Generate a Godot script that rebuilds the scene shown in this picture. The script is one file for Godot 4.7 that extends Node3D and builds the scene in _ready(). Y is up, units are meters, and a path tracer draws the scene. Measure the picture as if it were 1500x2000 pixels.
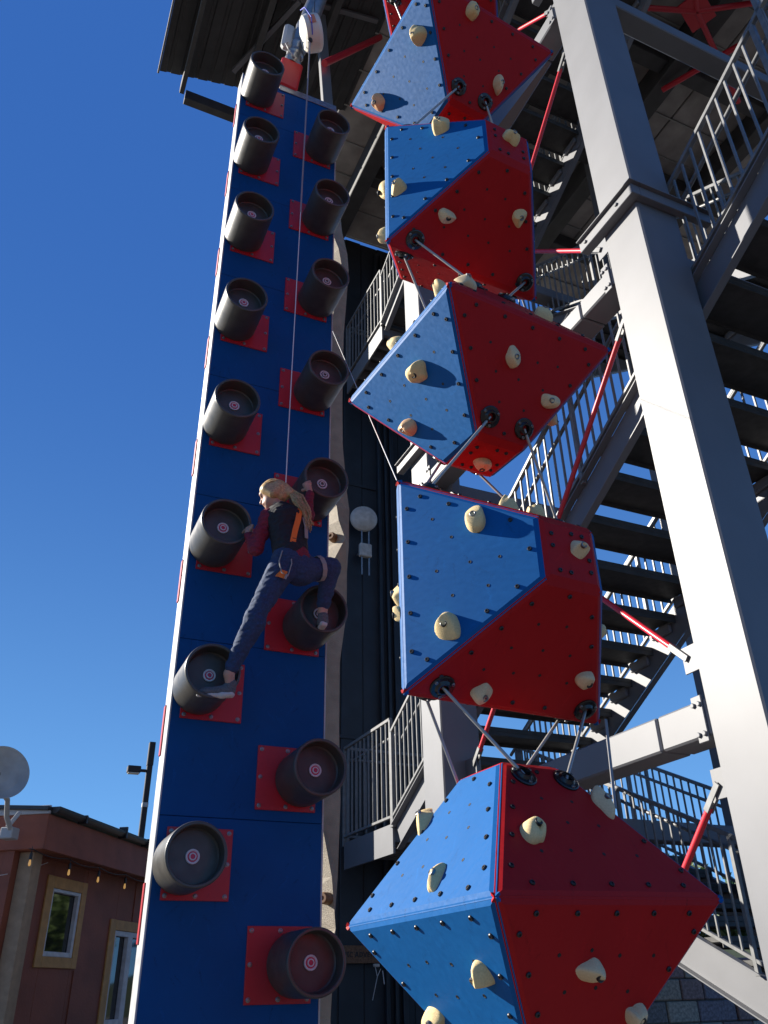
extends Node3D
# A climbing tower seen from below: a barrel wall on the left, a hanging column of faceted climbing
# modules in the middle, and the steel stair tower behind. X runs along the barrel wall, Z towards the viewer.

var M := {}
var used := {}
var rng := RandomNumberGenerator.new()
const SUN := Vector3(-0.6914, 0.4305, -0.5802)

# ---------- materials ----------
func lin(r: float, g: float, b: float) -> Color:
	return Color(r, g, b).linear_to_srgb()

func noise_tex(freq: float, lo: float, hi: float, seed_: int, size := 256, octaves := 4, kind := FastNoiseLite.TYPE_SIMPLEX_SMOOTH) -> ImageTexture:
	var n := FastNoiseLite.new()
	n.seed = seed_; n.frequency = freq; n.noise_type = kind
	n.fractal_octaves = octaves
	var src := n.get_seamless_image(size, size, false, false, 0.15)
	var img := Image.create(size, size, false, Image.FORMAT_RGB8)
	for y in size:
		for x in size:
			var v: float = lerpf(lo, hi, src.get_pixel(x, y).r)
			img.set_pixel(x, y, Color(v, v, v))
	return ImageTexture.create_from_image(img)

func normal_tex(freq: float, strength: float, seed_: int, size := 256) -> ImageTexture:
	var n := FastNoiseLite.new()
	n.seed = seed_; n.frequency = freq; n.fractal_octaves = 3
	var img := n.get_seamless_image(size, size, false, false, 0.15)
	img.convert(Image.FORMAT_RGB8)
	img.bump_map_to_normal_map(strength)
	return ImageTexture.create_from_image(img)

# worn paint: short rubbed strokes and chalky dabs on an almost even ground
func scuff_tex() -> ImageTexture:
	var size := 1024
	var n := FastNoiseLite.new()
	n.seed = 31; n.frequency = 0.006; n.fractal_octaves = 4
	var src := n.get_seamless_image(size, size, false, false, 0.15)
	var f := FastNoiseLite.new()
	f.seed = 32; f.frequency = 0.25
	var img := Image.create(size, size, false, Image.FORMAT_RGB8)
	for y in size:
		for x in size:
			var v: float = 0.86 + 0.05 * src.get_pixel(x, y).r + 0.02 * f.get_noise_2d(x, y)
			img.set_pixel(x, y, Color(v, v, v))
	var r := RandomNumberGenerator.new()
	r.seed = 77
	for i in 300:
		var p := Vector2(r.randf() * size, r.randf() * size)
		var d := Vector2.from_angle(r.randf_range(-0.9, 0.9) + PI * 0.5)
		var amp := r.randf_range(0.05, 0.16) * (1.0 if r.randf() < 0.55 else -1.2)
		var w := r.randf_range(1.0, 3.5)
		var ln := r.randf_range(10, 60)
		for k in int(ln):
			var q := p + d * k + Vector2(r.randf_range(-w, w), r.randf_range(-w, w))
			for a in 3:
				var xx := posmod(int(q.x) + r.randi_range(-1, 1), size)
				var yy := posmod(int(q.y) + r.randi_range(-1, 1), size)
				var v := clampf(img.get_pixel(xx, yy).r + amp * (1.0 - k / ln), 0.5, 1.0)
				img.set_pixel(xx, yy, Color(v, v, v))
	return ImageTexture.create_from_image(img)

var T := {}
func textures() -> void:
	T.blotch = noise_tex(0.012, 0.80, 1.0, 3)
	T.wear = noise_tex(0.02, 0.62, 1.0, 9, 512, 6)
	T.fine = noise_tex(0.12, 0.86, 1.0, 5)
	T.rough = noise_tex(0.02, 0.72, 1.0, 8, 256, 5)
	T.grain_n = normal_tex(0.2, 3.0, 12)
	T.scuff = scuff_tex()
	T.paint = noise_tex(0.01, 0.93, 1.0, 21)
	T.soft_n = normal_tex(0.02, 3.0, 13)

func mat(key: String, c: Color, rough: float, o := {}) -> StandardMaterial3D:
	var m := StandardMaterial3D.new()
	m.albedo_color = c
	m.roughness = rough
	m.metallic = o.get("metal", 0.0)
	m.metallic_specular = o.get("spec", 0.5)
	if o.has("tex"):
		m.albedo_texture = T[o.tex]
	if o.has("rtex"):
		m.roughness_texture = T[o.rtex]
	if o.has("ntex"):
		m.normal_enabled = true
		m.normal_texture = T[o.ntex]
		m.normal_scale = o.get("nscale", 0.5)
	if o.has("tex") or o.has("rtex") or o.has("ntex"):
		m.uv1_triplanar = true
		m.uv1_world_triplanar = o.get("world", true)
		var s: float = o.get("scale", 1.0)
		m.uv1_scale = Vector3(s, s, s)
	if o.has("emit"):
		m.emission_enabled = true
		m.emission = o.emit
		m.emission_energy_multiplier = o.get("power", 1.0)
	if o.has("back"):
		m.backlight_enabled = true
		m.backlight = o.back
	if o.has("alpha"):
		m.transparency = BaseMaterial3D.TRANSPARENCY_ALPHA
		m.albedo_color.a = o.alpha
	M[key] = m
	return m

func materials() -> void:
	textures()
	mat("steel", lin(0.15, 0.155, 0.17), 0.5, {"tex": "paint", "scale": 0.5})
	mat("rail", lin(0.19, 0.195, 0.2), 0.45, {"tex": "blotch", "scale": 2.0})
	mat("tread", lin(0.06, 0.06, 0.06), 0.65, {"tex": "blotch", "rtex": "rough", "scale": 1.5})
	mat("blue", lin(0.005, 0.115, 0.36), 0.55, {"spec": 0.25, "tex": "scuff", "scale": 0.45, "ntex": "grain_n", "nscale": 0.06})
	mat("red", lin(0.52, 0.015, 0.018), 0.55, {"spec": 0.25, "tex": "scuff", "scale": 0.45, "ntex": "grain_n", "nscale": 0.06})
	mat("panel_blue_shaded", lin(0.004, 0.082, 0.26), 0.55, {"spec": 0.25, "tex": "scuff", "scale": 0.4, "ntex": "grain_n", "nscale": 0.05})  # the modules' blue darkened, so the wall's shade is partly in its colour
	mat("plate_red", lin(0.52, 0.012, 0.022), 0.42, {"tex": "scuff", "scale": 0.8})
	mat("decal_red", lin(0.52, 0.012, 0.022), 0.42, {"tex": "scuff", "scale": 0.8})
	mat("edge_white", lin(0.5, 0.5, 0.5), 0.5, {"tex": "blotch", "scale": 1.5})
	mat("barrel", lin(0.066, 0.063, 0.055), 0.47, {"tex": "blotch", "rtex": "rough", "spec": 0.5, "scale": 2.0, "ntex": "soft_n", "nscale": 0.05})
	mat("hub_white", lin(0.6, 0.6, 0.6), 0.45)
	mat("hub_red", lin(0.5, 0.03, 0.08), 0.45)
	mat("bolt", lin(0.22, 0.22, 0.22), 0.35, {"metal": 0.8})
	mat("bolt_black", lin(0.012, 0.012, 0.014), 0.4)
	mat("hole", lin(0.008, 0.008, 0.009), 0.6)
	mat("port", lin(0.01, 0.01, 0.01), 0.25)
	mat("hold_a", lin(0.80, 0.60, 0.29), 0.75, {"tex": "fine", "scale": 3.0, "ntex": "grain_n", "nscale": 0.35})
	mat("hold_b", lin(0.78, 0.59, 0.34), 0.78, {"tex": "fine", "scale": 3.3, "ntex": "grain_n", "nscale": 0.35})
	mat("hold_c", lin(0.80, 0.48, 0.25), 0.75, {"tex": "fine", "scale": 3.0, "ntex": "grain_n", "nscale": 0.35})
	mat("cable", lin(0.34, 0.34, 0.33), 0.42, {"metal": 0.55})
	mat("strap", lin(0.23, 0.23, 0.24), 0.8)
	mat("rod_red", lin(0.52, 0.02, 0.035), 0.35)
	mat("clad", lin(0.020, 0.027, 0.036), 0.55, {"tex": "blotch", "rtex": "rough", "scale": 0.6})
	mat("deck", lin(0.40, 0.375, 0.35), 0.7, {"tex": "blotch", "scale": 0.5})
	mat("roof", lin(0.06, 0.06, 0.062), 0.55, {"tex": "blotch", "scale": 0.8})
	mat("seam", lin(0.3, 0.3, 0.28), 0.5)
	mat("rock", lin(0.32, 0.275, 0.21), 0.8, {"tex": "blotch", "scale": 1.2, "ntex": "grain_n", "nscale": 0.5})
	mat("rock_knob", lin(0.17, 0.08, 0.03), 0.6)
	mat("house", lin(0.28, 0.08, 0.042), 0.7, {"tex": "blotch", "scale": 0.5, "ntex": "grain_n", "nscale": 0.12})
	mat("fascia", lin(0.30, 0.088, 0.048), 0.7, {"tex": "blotch", "scale": 0.9})
	mat("timber", lin(0.56, 0.29, 0.085), 0.65, {"tex": "blotch", "scale": 2.0})
	mat("timber_post", lin(0.40, 0.27, 0.16), 0.7, {"tex": "blotch", "scale": 2.0})
	mat("gutter", lin(0.035, 0.036, 0.037), 0.4, {"tex": "blotch", "scale": 1.5})
	mat("flashing", lin(0.36, 0.37, 0.4), 0.45)
	mat("vinyl", lin(0.62, 0.62, 0.64), 0.45, {"tex": "blotch", "scale": 2.0})
	mat("glass", lin(0.012, 0.014, 0.013), 0.04, {"spec": 0.7})
	mat("dish", lin(0.47, 0.47, 0.44), 0.5, {"tex": "blotch", "scale": 1.0})
	mat("dish_arm", lin(0.32, 0.33, 0.34), 0.45)
	mat("ink", lin(0.02, 0.02, 0.022), 0.6)
	mat("black", lin(0.012, 0.012, 0.013), 0.5)
	mat("bulb", lin(0.55, 0.3, 0.1), 0.2, {"emit": lin(1.0, 0.55, 0.16), "power": 0.16})
	mat("wire_white", lin(0.6, 0.6, 0.6), 0.6)
	mat("sign", lin(0.24, 0.125, 0.065), 0.7, {"tex": "wear", "scale": 2.5})
	mat("radome", lin(0.55, 0.54, 0.5), 0.55, {"tex": "blotch", "scale": 2.0})
	mat("galv", lin(0.33, 0.335, 0.34), 0.38, {"metal": 0.7, "tex": "blotch", "rtex": "rough", "scale": 4.0})
	mat("device_white", lin(0.62, 0.6, 0.52), 0.4)
	mat("device_navy", lin(0.02, 0.02, 0.075), 0.3)
	mat("device_label", lin(0.6, 0.2, 0.09), 0.5)
	mat("cord_blue", lin(0.03, 0.05, 0.4), 0.6)
	mat("shroud_red", lin(0.55, 0.012, 0.012), 0.5)
	mat("ground", lin(0.165, 0.15, 0.135), 0.85, {"tex": "wear", "scale": 0.4, "ntex": "grain_n", "nscale": 0.4})
	mat("grass", lin(0.075, 0.10, 0.022), 0.9, {"tex": "wear", "scale": 0.15})
	for i in 5:
		var cs := [Color(0.42, 0.34, 0.25), Color(0.24, 0.21, 0.19), Color(0.34, 0.22, 0.19), Color(0.27, 0.23, 0.25), Color(0.46, 0.40, 0.31)]
		mat("block%d" % i, cs[i].linear_to_srgb(), 0.85, {"tex": "wear", "scale": 1.5, "ntex": "grain_n", "nscale": 0.4})
	mat("mortar", lin(0.13, 0.12, 0.11), 0.9)
	mat("bark", lin(0.09, 0.065, 0.045), 0.9, {"tex": "wear", "scale": 2.0})
	mat("leaf", lin(0.07, 0.11, 0.025), 0.6, {"back": lin(0.05, 0.08, 0.01)})
	mat("leaf_dark", lin(0.04, 0.075, 0.02), 0.6, {"back": lin(0.02, 0.04, 0.008)})
	mat("far_wall", lin(0.42, 0.34, 0.26), 0.8)
	mat("skin", lin(0.52, 0.29, 0.2), 0.55, {"tex": "blotch", "scale": 4.0})
	mat("hair", lin(0.62, 0.42, 0.19), 0.45, {"tex": "wear", "scale": 5.0})
	mat("vest", lin(0.010, 0.011, 0.014), 0.8, {"tex": "blotch", "scale": 5.0})
	mat("sleeve", lin(0.24, 0.012, 0.035), 0.8, {"tex": "wear", "scale": 5.0})
	mat("jeans", lin(0.026, 0.058, 0.14), 0.85, {"tex": "wear", "scale": 5.0, "ntex": "grain_n", "nscale": 0.4})
	mat("orange", lin(0.72, 0.16, 0.015), 0.7)
	mat("webbing_grey", lin(0.24, 0.24, 0.22), 0.8)
	mat("shoe", lin(0.13, 0.14, 0.15), 0.75, {"tex": "wear", "scale": 6.0})
	mat("sole", lin(0.42, 0.42, 0.4), 0.7)

# ---------- nodes ----------
# the tower's drawings are in units of 1.28 m, measured from the foot of its front column
const DRAWN_FROM := Vector3(3.585, 0.0, -3.08)
const STANDS_AT := Vector3(4.589, -0.448, -3.942)
var PEN := Transform3D.IDENTITY
func tower_units(on: bool) -> void:
	PEN = Transform3D(Basis.IDENTITY.scaled(Vector3.ONE * 1.28), STANDS_AT - DRAWN_FROM * 1.28) if on else Transform3D.IDENTITY

func numbered(n: String) -> String:
	if not used.has(n):
		used[n] = 0
		return n
	used[n] += 1
	return "%s_%03d" % [n, used[n]]

func thing(called: String, label: String, category: String, at := Vector3.ZERO, group := "") -> Node3D:
	var o := Node3D.new()
	o.name = numbered(called)
	add_child(o)
	o.position = PEN * at
	o.set_meta("label", label)
	o.set_meta("category", category)
	if group: o.set_meta("group", group)
	return o

# a part whose vertices are written in world coordinates
func part(called: String, st: SurfaceTool, m: String, parent: Node) -> MeshInstance3D:
	return inst(called, st.commit(), m, parent, Transform3D.IDENTITY)

# a part placed by a world transform (parents are never turned)
func inst(called: String, mesh: Mesh, m: String, parent: Node, tf: Transform3D) -> MeshInstance3D:
	var o := MeshInstance3D.new()
	o.name = called
	o.mesh = mesh
	o.material_override = M[m]
	o.cast_shadow = GeometryInstance3D.SHADOW_CASTING_SETTING_ON
	parent.add_child(o, true)
	tf = PEN * tf
	if parent == self:
		o.transform = tf
	else:
		o.transform = world_of(parent).affine_inverse() * tf
	return o

func world_of(n: Node) -> Transform3D:
	var t := Transform3D.IDENTITY
	while n != self and n is Node3D:
		t = n.transform * t
		n = n.get_parent()
	return t

func structure(called: String, st: SurfaceTool, m: String) -> MeshInstance3D:
	var o := part(called, st, m, self)
	o.set_meta("kind", "structure")
	return o

func solo(called: String, label: String, category: String, st: SurfaceTool, m: String, group := "") -> MeshInstance3D:
	var o := part(numbered(called), st, m, self)
	o.set_meta("label", label); o.set_meta("category", category)
	if group: o.set_meta("group", group)
	return o

# ---------- shapes ----------
func mk() -> SurfaceTool:
	var st := SurfaceTool.new()
	st.begin(Mesh.PRIMITIVE_TRIANGLES)
	return st

func tri(st: SurfaceTool, a: Vector3, b: Vector3, c: Vector3, out: Vector3) -> void:
	var n := (b - a).cross(c - a)
	if n.dot(out) < 0.0:
		var s := b
		b = c; c = s; n = -n
	n = n.normalized()
	for p in [a, c, b]:
		st.set_normal(n); st.add_vertex(p)

func quad(st: SurfaceTool, a: Vector3, b: Vector3, c: Vector3, d: Vector3, out: Vector3) -> void:
	tri(st, a, b, c, out); tri(st, a, c, d, out)

func tri_s(st: SurfaceTool, p: Array, n: Array) -> void:   # smooth
	var f: Vector3 = (p[1] - p[0]).cross(p[2] - p[0])
	var o := [0, 2, 1] if f.dot(n[0] + n[1] + n[2]) > 0.0 else [0, 1, 2]
	for i in o:
		st.set_normal(n[i]); st.add_vertex(p[i])

func box(st: SurfaceTool, tf: Transform3D, size: Vector3, ch := 0.0) -> void:
	var h := size * 0.5
	ch = minf(ch, minf(h.x, minf(h.y, h.z)) * 0.8)
	var ax := [Vector3.RIGHT, Vector3.UP, Vector3.BACK]
	for i in 3:
		var j := (i + 1) % 3
		var k := (i + 2) % 3
		for s in [-1.0, 1.0]:
			var c: Vector3 = ax[i] * h[i] * s
			var u: Vector3 = ax[j] * (h[j] - ch)
			var v: Vector3 = ax[k] * (h[k] - ch)
			quad(st, tf * (c - u - v), tf * (c + u - v), tf * (c + u + v), tf * (c - u + v), tf.basis * (ax[i] * s))
	if ch <= 0.0: return
	for i in 3:
		var j := (i + 1) % 3
		var k := (i + 2) % 3
		for s in [-1.0, 1.0]:
			for t in [-1.0, 1.0]:
				var e: Vector3 = ax[i] * (h[i] - ch)
				var p: Vector3 = ax[j] * h[j] * s + ax[k] * (h[k] - ch) * t
				var q: Vector3 = ax[j] * (h[j] - ch) * s + ax[k] * h[k] * t
				quad(st, tf * (p - e), tf * (p + e), tf * (q + e), tf * (q - e), tf.basis * (ax[j] * s + ax[k] * t))
	for sx in [-1.0, 1.0]:
		for sy in [-1.0, 1.0]:
			for sz in [-1.0, 1.0]:
				var s := Vector3(sx, sy, sz)
				tri(st, tf * (s * Vector3(h.x, h.y - ch, h.z - ch)), tf * (s * Vector3(h.x - ch, h.y, h.z - ch)), tf * (s * Vector3(h.x - ch, h.y - ch, h.z)), tf.basis * s)

# axis-aligned box from corner to corner
func abox(st: SurfaceTool, a: Vector3, b: Vector3, ch := 0.0) -> void:
	box(st, Transform3D(Basis.IDENTITY, (a + b) * 0.5), (b - a).abs(), ch)

# frame whose Y runs along d and whose X lies near «side»
func frame(d: Vector3, side := Vector3.RIGHT) -> Basis:
	var y := d.normalized()
	var x := side - y * side.dot(y)
	if x.length() < 0.001:
		x = Vector3.BACK - y * Vector3.BACK.dot(y)
	x = x.normalized()
	return Basis(x, y, x.cross(y))

# rectangular bar from a to b; w along «side», t across
func bar(st: SurfaceTool, a: Vector3, b: Vector3, w: float, t: float, side := Vector3.RIGHT, ch := 0.003) -> void:
	box(st, Transform3D(frame(b - a, side), (a + b) * 0.5), Vector3(w, (b - a).length(), t), ch)

func tube(st: SurfaceTool, pts: Array, r: float, sides := 8, caps := true) -> void:
	var rings := []
	var prev := Vector3.RIGHT
	for i in pts.size():
		var d: Vector3 = (pts[mini(i + 1, pts.size() - 1)] - pts[maxi(i - 1, 0)]).normalized()
		if absf(d.dot(prev)) > 0.95:
			prev = Vector3.BACK if absf(d.z) < 0.9 else Vector3.UP
		var x := (prev - d * prev.dot(d)).normalized()
		prev = x
		var y := d.cross(x)
		var ring := []
		for k in sides:
			var a := TAU * k / sides
			ring.append(x * cos(a) + y * sin(a))
		rings.append(ring)
	for i in pts.size() - 1:
		for k in sides:
			var l := (k + 1) % sides
			var n0: Vector3 = rings[i][k]; var n1: Vector3 = rings[i][l]
			var n2: Vector3 = rings[i + 1][l]; var n3: Vector3 = rings[i + 1][k]
			var p0: Vector3 = pts[i] + n0 * r; var p1: Vector3 = pts[i] + n1 * r
			var p2: Vector3 = pts[i + 1] + n2 * r; var p3: Vector3 = pts[i + 1] + n3 * r
			tri_s(st, [p0, p1, p2], [n0, n1, n2]); tri_s(st, [p0, p2, p3], [n0, n2, n3])
	if caps:
		for e in [0, pts.size() - 1]:
			var d: Vector3 = (pts[0] - pts[1]) if e == 0 else (pts[e] - pts[e - 1])
			for k in sides:
				tri(st, pts[e], pts[e] + rings[e][k] * r, pts[e] + rings[e][(k + 1) % sides] * r, d)

# profile: Array of Vector2(radius, height along local Y); sharp corners keep flat rings
func lathe(st: SurfaceTool, tf: Transform3D, prof: Array, seg := 24) -> void:
	for i in prof.size() - 1:
		var a: Vector2 = prof[i]; var b: Vector2 = prof[i + 1]
		var e := b - a
		if e.length() < 1e-6: continue
		var nn := Vector2(e.y, -e.x).normalized()
		for k in seg:
			var t0 := TAU * k / seg; var t1 := TAU * (k + 1) / seg
			var d0 := Vector3(cos(t0), 0, sin(t0)); var d1 := Vector3(cos(t1), 0, sin(t1))
			var p := [tf * (d0 * a.x + Vector3.UP * a.y), tf * (d1 * a.x + Vector3.UP * a.y), tf * (d1 * b.x + Vector3.UP * b.y), tf * (d0 * b.x + Vector3.UP * b.y)]
			var n := [tf.basis * (d0 * nn.x + Vector3.UP * nn.y), tf.basis * (d1 * nn.x + Vector3.UP * nn.y)]
			tri_s(st, [p[0], p[1], p[2]], [n[0], n[1], n[1]])
			tri_s(st, [p[0], p[2], p[3]], [n[0], n[1], n[0]])

func inset(poly: Array, n: Vector3, by: float) -> Array:
	var out := []
	var c := poly.size()
	for i in c:
		var p: Vector3 = poly[i]
		var e0: Vector3 = (p - poly[(i + c - 1) % c]).normalized()
		var e1: Vector3 = (poly[(i + 1) % c] - p).normalized()
		var m := Vector3.ZERO
		for q in poly: m += q
		m /= c
		var i0 := n.cross(e0)
		if i0.dot(m - p) < 0.0: i0 = -i0
		var i1 := n.cross(e1)
		if i1.dot(m - p) < 0.0: i1 = -i1
		# point at distance «by» from both edges
		var k := by / (1.0 + i0.dot(i1))
		out.append(p + (i0 + i1) * k)
	return out

func fan(st: SurfaceTool, poly: Array, n: Vector3) -> void:
	for i in range(1, poly.size() - 1):
		tri(st, poly[0], poly[i], poly[i + 1], n)

# a thick sheet with chamfered rims: outer face on the polygon's plane
func sheet(st: SurfaceTool, poly: Array, n: Vector3, thick: float, ch: float, drop: float, gap: float) -> void:
	var a := inset(poly, n, ch)
	var b := inset(poly, n, gap)
	var bb := []
	var cc := []
	for p in b:
		bb.append(p - n * drop); cc.append(p - n * thick)
	fan(st, a, n)
	fan(st, cc, -n)
	var m := Vector3.ZERO
	for p in poly: m += p
	m /= poly.size()
	for i in poly.size():
		var j := (i + 1) % poly.size()
		var o: Vector3 = (poly[i] + poly[j]) * 0.5 - m
		quad(st, a[i], a[j], bb[j], bb[i], o.normalized() + n)
		quad(st, bb[i], bb[j], cc[j], cc[i], o)
# ---------- soft bodies: tapered capsules joined with a smooth minimum, meshed as surface nets ----------
func soft(st: SurfaceTool, bones: Array, cell: float, k: float, fold := 0.0, fold_freq := 14.0) -> void:
	var lo := Vector3.ONE * 1e9
	var hi := -lo
	for b in bones:
		var r: float = maxf(b[2], b[3])
		lo = lo.min(b[0] - Vector3.ONE * r).min(b[1] - Vector3.ONE * r)
		hi = hi.max(b[0] + Vector3.ONE * r).max(b[1] + Vector3.ONE * r)
	lo -= Vector3.ONE * cell * 4.0; hi += Vector3.ONE * cell * 4.0
	var nx := int((hi.x - lo.x) / cell) + 2
	var ny := int((hi.y - lo.y) / cell) + 2
	var nz := int((hi.z - lo.z) / cell) + 2
	var g := PackedFloat32Array()
	g.resize(nx * ny * nz)
	g.fill(1.0)
	for b in bones:
		var a: Vector3 = b[0]; var e: Vector3 = b[1]
		var ra: float = b[2]; var rb: float = b[3]
		var d := e - a
		var dd := maxf(d.length_squared(), 1e-9)
		var m := maxf(ra, rb) + k + cell * 2.0
		var l := ((a.min(e) - Vector3.ONE * m - lo) / cell).floor().max(Vector3.ZERO)
		var u := ((a.max(e) + Vector3.ONE * m - lo) / cell).ceil()
		for z in range(int(l.z), mini(int(u.z) + 1, nz)):
			for y in range(int(l.y), mini(int(u.y) + 1, ny)):
				for x in range(int(l.x), mini(int(u.x) + 1, nx)):
					var p := lo + Vector3(x, y, z) * cell
					var t := clampf((p - a).dot(d) / dd, 0.0, 1.0)
					var s := (p - a - d * t).length() - lerpf(ra, rb, t)
					var i := x + nx * (y + ny * z)
					var q := g[i]
					var h := maxf(k - absf(s - q), 0.0) / k
					g[i] = minf(s, q) - h * h * k * 0.25
	if fold > 0.0:   # creases in cloth
		var nz_ := FastNoiseLite.new()
		nz_.seed = 5; nz_.frequency = 1.0; nz_.fractal_octaves = 2; nz_.noise_type = FastNoiseLite.TYPE_SIMPLEX
		for z in nz:
			for y in ny:
				for x in nx:
					var i := x + nx * (y + ny * z)
					if g[i] < 0.03 and g[i] > -0.03:
						var p := lo + Vector3(x, y, z) * cell
						var w := nz_.get_noise_3d(p.x * fold_freq, p.y * fold_freq * 1.7, p.z * fold_freq)
						g[i] += (absf(w) - 0.3) * fold
	var vid := {}
	var P := []
	var N := []
	var off := [0, 1, nx, nx + 1, nx * ny, nx * ny + 1, nx * ny + nx, nx * ny + nx + 1]
	for z in nz - 1:
		for y in ny - 1:
			var row := nx * (y + ny * z)
			for x in nx - 1:
				var i := row + x
				var neg := 0
				for o in off:
					if g[i + o] < 0.0: neg += 1
				if neg == 0 or neg == 8: continue
				var acc := Vector3.ZERO
				var cnt := 0
				for c in 8:
					for ax in 3:
						if c & (1 << ax): continue
						var c2 := c | (1 << ax)
						var g0 := g[i + off[c]]; var g1 := g[i + off[c2]]
						if (g0 < 0.0) == (g1 < 0.0): continue
						var f := g0 / (g0 - g1)
						var q := Vector3(c & 1, (c >> 1) & 1, (c >> 2) & 1)
						q[ax] += f
						acc += q; cnt += 1
				acc /= cnt
				var gr := Vector3.ZERO
				for c in 8:
					var v := g[i + off[c]]
					gr += Vector3(v if c & 1 else -v, v if c & 2 else -v, v if c & 4 else -v)
				vid[i] = P.size()
				P.append(lo + (Vector3(x, y, z) + acc) * cell)
				N.append(gr.normalized())
	var stride := [1, nx, nx * ny]
	for i in vid:
		for ax in 3:
			# the edge leaving this cell's far corner is shared by four cells; use the edge at the low corner
			var g0 := g[i]; var g1: float = g[i + stride[ax]]
			if (g0 < 0.0) == (g1 < 0.0): continue
			var s1: int = stride[(ax + 1) % 3]
			var s2: int = stride[(ax + 2) % 3]
			if not (vid.has(i - s1) and vid.has(i - s2) and vid.has(i - s1 - s2)): continue
			var q := [vid[i], vid[i - s1], vid[i - s1 - s2], vid[i - s2]]
			tri_s(st, [P[q[0]], P[q[1]], P[q[2]]], [N[q[0]], N[q[1]], N[q[2]]])
			tri_s(st, [P[q[0]], P[q[2]], P[q[3]]], [N[q[0]], N[q[2]], N[q[3]]])

# one climbing hold: an uneven dome on the plane z = 0 (local), bolted through its middle
func hold_mesh(seed_: int, kind: int, size: Vector3) -> ArrayMesh:
	var st := mk()
	var r := RandomNumberGenerator.new()
	r.seed = seed_
	var am := []
	for i in 4:
		am.append([r.randf_range(0.0, 0.22) / (1.0 + i * 0.45), r.randf() * TAU])
	var pk := Vector2(r.randf_range(-0.25, 0.25), r.randf_range(-0.1, 0.35))
	var fac := r.randf_range(0.0, TAU)
	var cuts := []
	for i in 4:
		var v := Vector3(r.randfn(), r.randfn(), absf(r.randfn()) * 0.5 + 0.15).normalized()
		cuts.append([v, r.randf_range(0.30, 0.44) if v.z < 0.6 else r.randf_range(0.62, 0.8)])
	var seg := 36
	var rings := 12
	var P := []
	for j in rings + 1:
		var t := float(j) / rings
		var row := []
		for k in seg:
			var a := TAU * k / seg
			var rad := 1.0
			for i in 4: rad += am[i][0] * sin((i + 1) * a + am[i][1])
			var s := cos(t * PI * 0.5)
			s = pow(maxf(s, 0.0), 0.62 if kind != 2 else 0.8)
			var q := Vector2(cos(a), sin(a)) * rad * 0.5 * s
			q += pk * sin(t * PI * 0.5) * 0.42
			var hgt := sin(t * PI * 0.5)
			if kind == 1: hgt *= 1.0 - 0.45 * clampf(q.dot(Vector2(cos(fac), sin(fac))) * 1.6, -0.3, 1.0)
			if kind == 2: hgt *= 1.0 + 0.25 * sin(3.0 * a + fac) * s
			if kind == 3: hgt *= 0.55 + 0.45 * absf(cos(a * 0.5 + fac))
			var pt := Vector3(q.x, q.y, hgt)
			for c in cuts:   # worn flats and shaped ledges
				var over: float = pt.dot(c[0]) - c[1]
				if over > 0.0: pt -= c[0] * over * 0.6
			pt.z = maxf(pt.z, 0.0)
			row.append(pt * size)
		P.append(row)
	var N := []
	for j in rings + 1:
		var row := []
		for k in seg:
			var du: Vector3 = P[j][(k + 1) % seg] - P[j][(k + seg - 1) % seg]
			var dv: Vector3 = P[mini(j + 1, rings)][k] - P[maxi(j - 1, 0)][k]
			var n := du.cross(dv)
			if n.length() < 1e-5: n = Vector3.BACK
			n = n.normalized()
			if j == rings: n = Vector3.BACK
			row.append(n)
		N.append(row)
	for j in rings:
		for k in seg:
			var l := (k + 1) % seg
			tri_s(st, [P[j][k], P[j][l], P[j + 1][l]], [N[j][k], N[j][l], N[j + 1][l]])
			tri_s(st, [P[j][k], P[j + 1][l], P[j + 1][k]], [N[j][k], N[j + 1][l], N[j + 1][k]])
	return st.commit()
# ---------- the hanging column of faceted climbing modules ----------
const EDGE := 1.2
const HALF := 0.615
const CUT := 0.282
var mod := []          # per module: {node, tf, lie}
var bolt_mesh: Mesh
var dome_mesh: Mesh
var hole_mesh: Mesh
var ring_mesh: Mesh
var holdbolt_mesh: Mesh

func small_meshes() -> void:
	var st := mk()
	lathe(st, Transform3D.IDENTITY, [Vector2(0.009, 0.0), Vector2(0.009, 0.008), Vector2(0.007, 0.0105), Vector2(0.004, 0.0105), Vector2(0.0035, 0.006), Vector2(0.0, 0.006)], 10)
	bolt_mesh = st.commit()
	st = mk()
	lathe(st, Transform3D.IDENTITY, [Vector2(0.0115, 0.0), Vector2(0.0115, 0.005), Vector2(0.009, 0.0085), Vector2(0.005, 0.0085), Vector2(0.0045, 0.005), Vector2(0.0, 0.005)], 10)
	dome_mesh = st.commit()
	st = mk()
	lathe(st, Transform3D.IDENTITY, [Vector2(0.0085, -0.001), Vector2(0.0085, 0.0014), Vector2(0.006, 0.0014), Vector2(0.005, 0.0004), Vector2(0.0, 0.0004)], 8)
	hole_mesh = st.commit()
	st = mk()
	lathe(st, Transform3D.IDENTITY, [Vector2(0.064, 0.0), Vector2(0.064, 0.007), Vector2(0.058, 0.011), Vector2(0.042, 0.013), Vector2(0.032, 0.026), Vector2(0.024, 0.026), Vector2(0.018, -0.01), Vector2(0.0, -0.012)], 22)
	ring_mesh = st.commit()
	st = mk()
	lathe(st, Transform3D.IDENTITY, [Vector2(0.017, -0.01), Vector2(0.017, 0.002), Vector2(0.013, 0.004), Vector2(0.0105, 0.002), Vector2(0.008, -0.003), Vector2(0.0, -0.003)], 12)
	holdbolt_mesh = st.commit()

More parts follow.
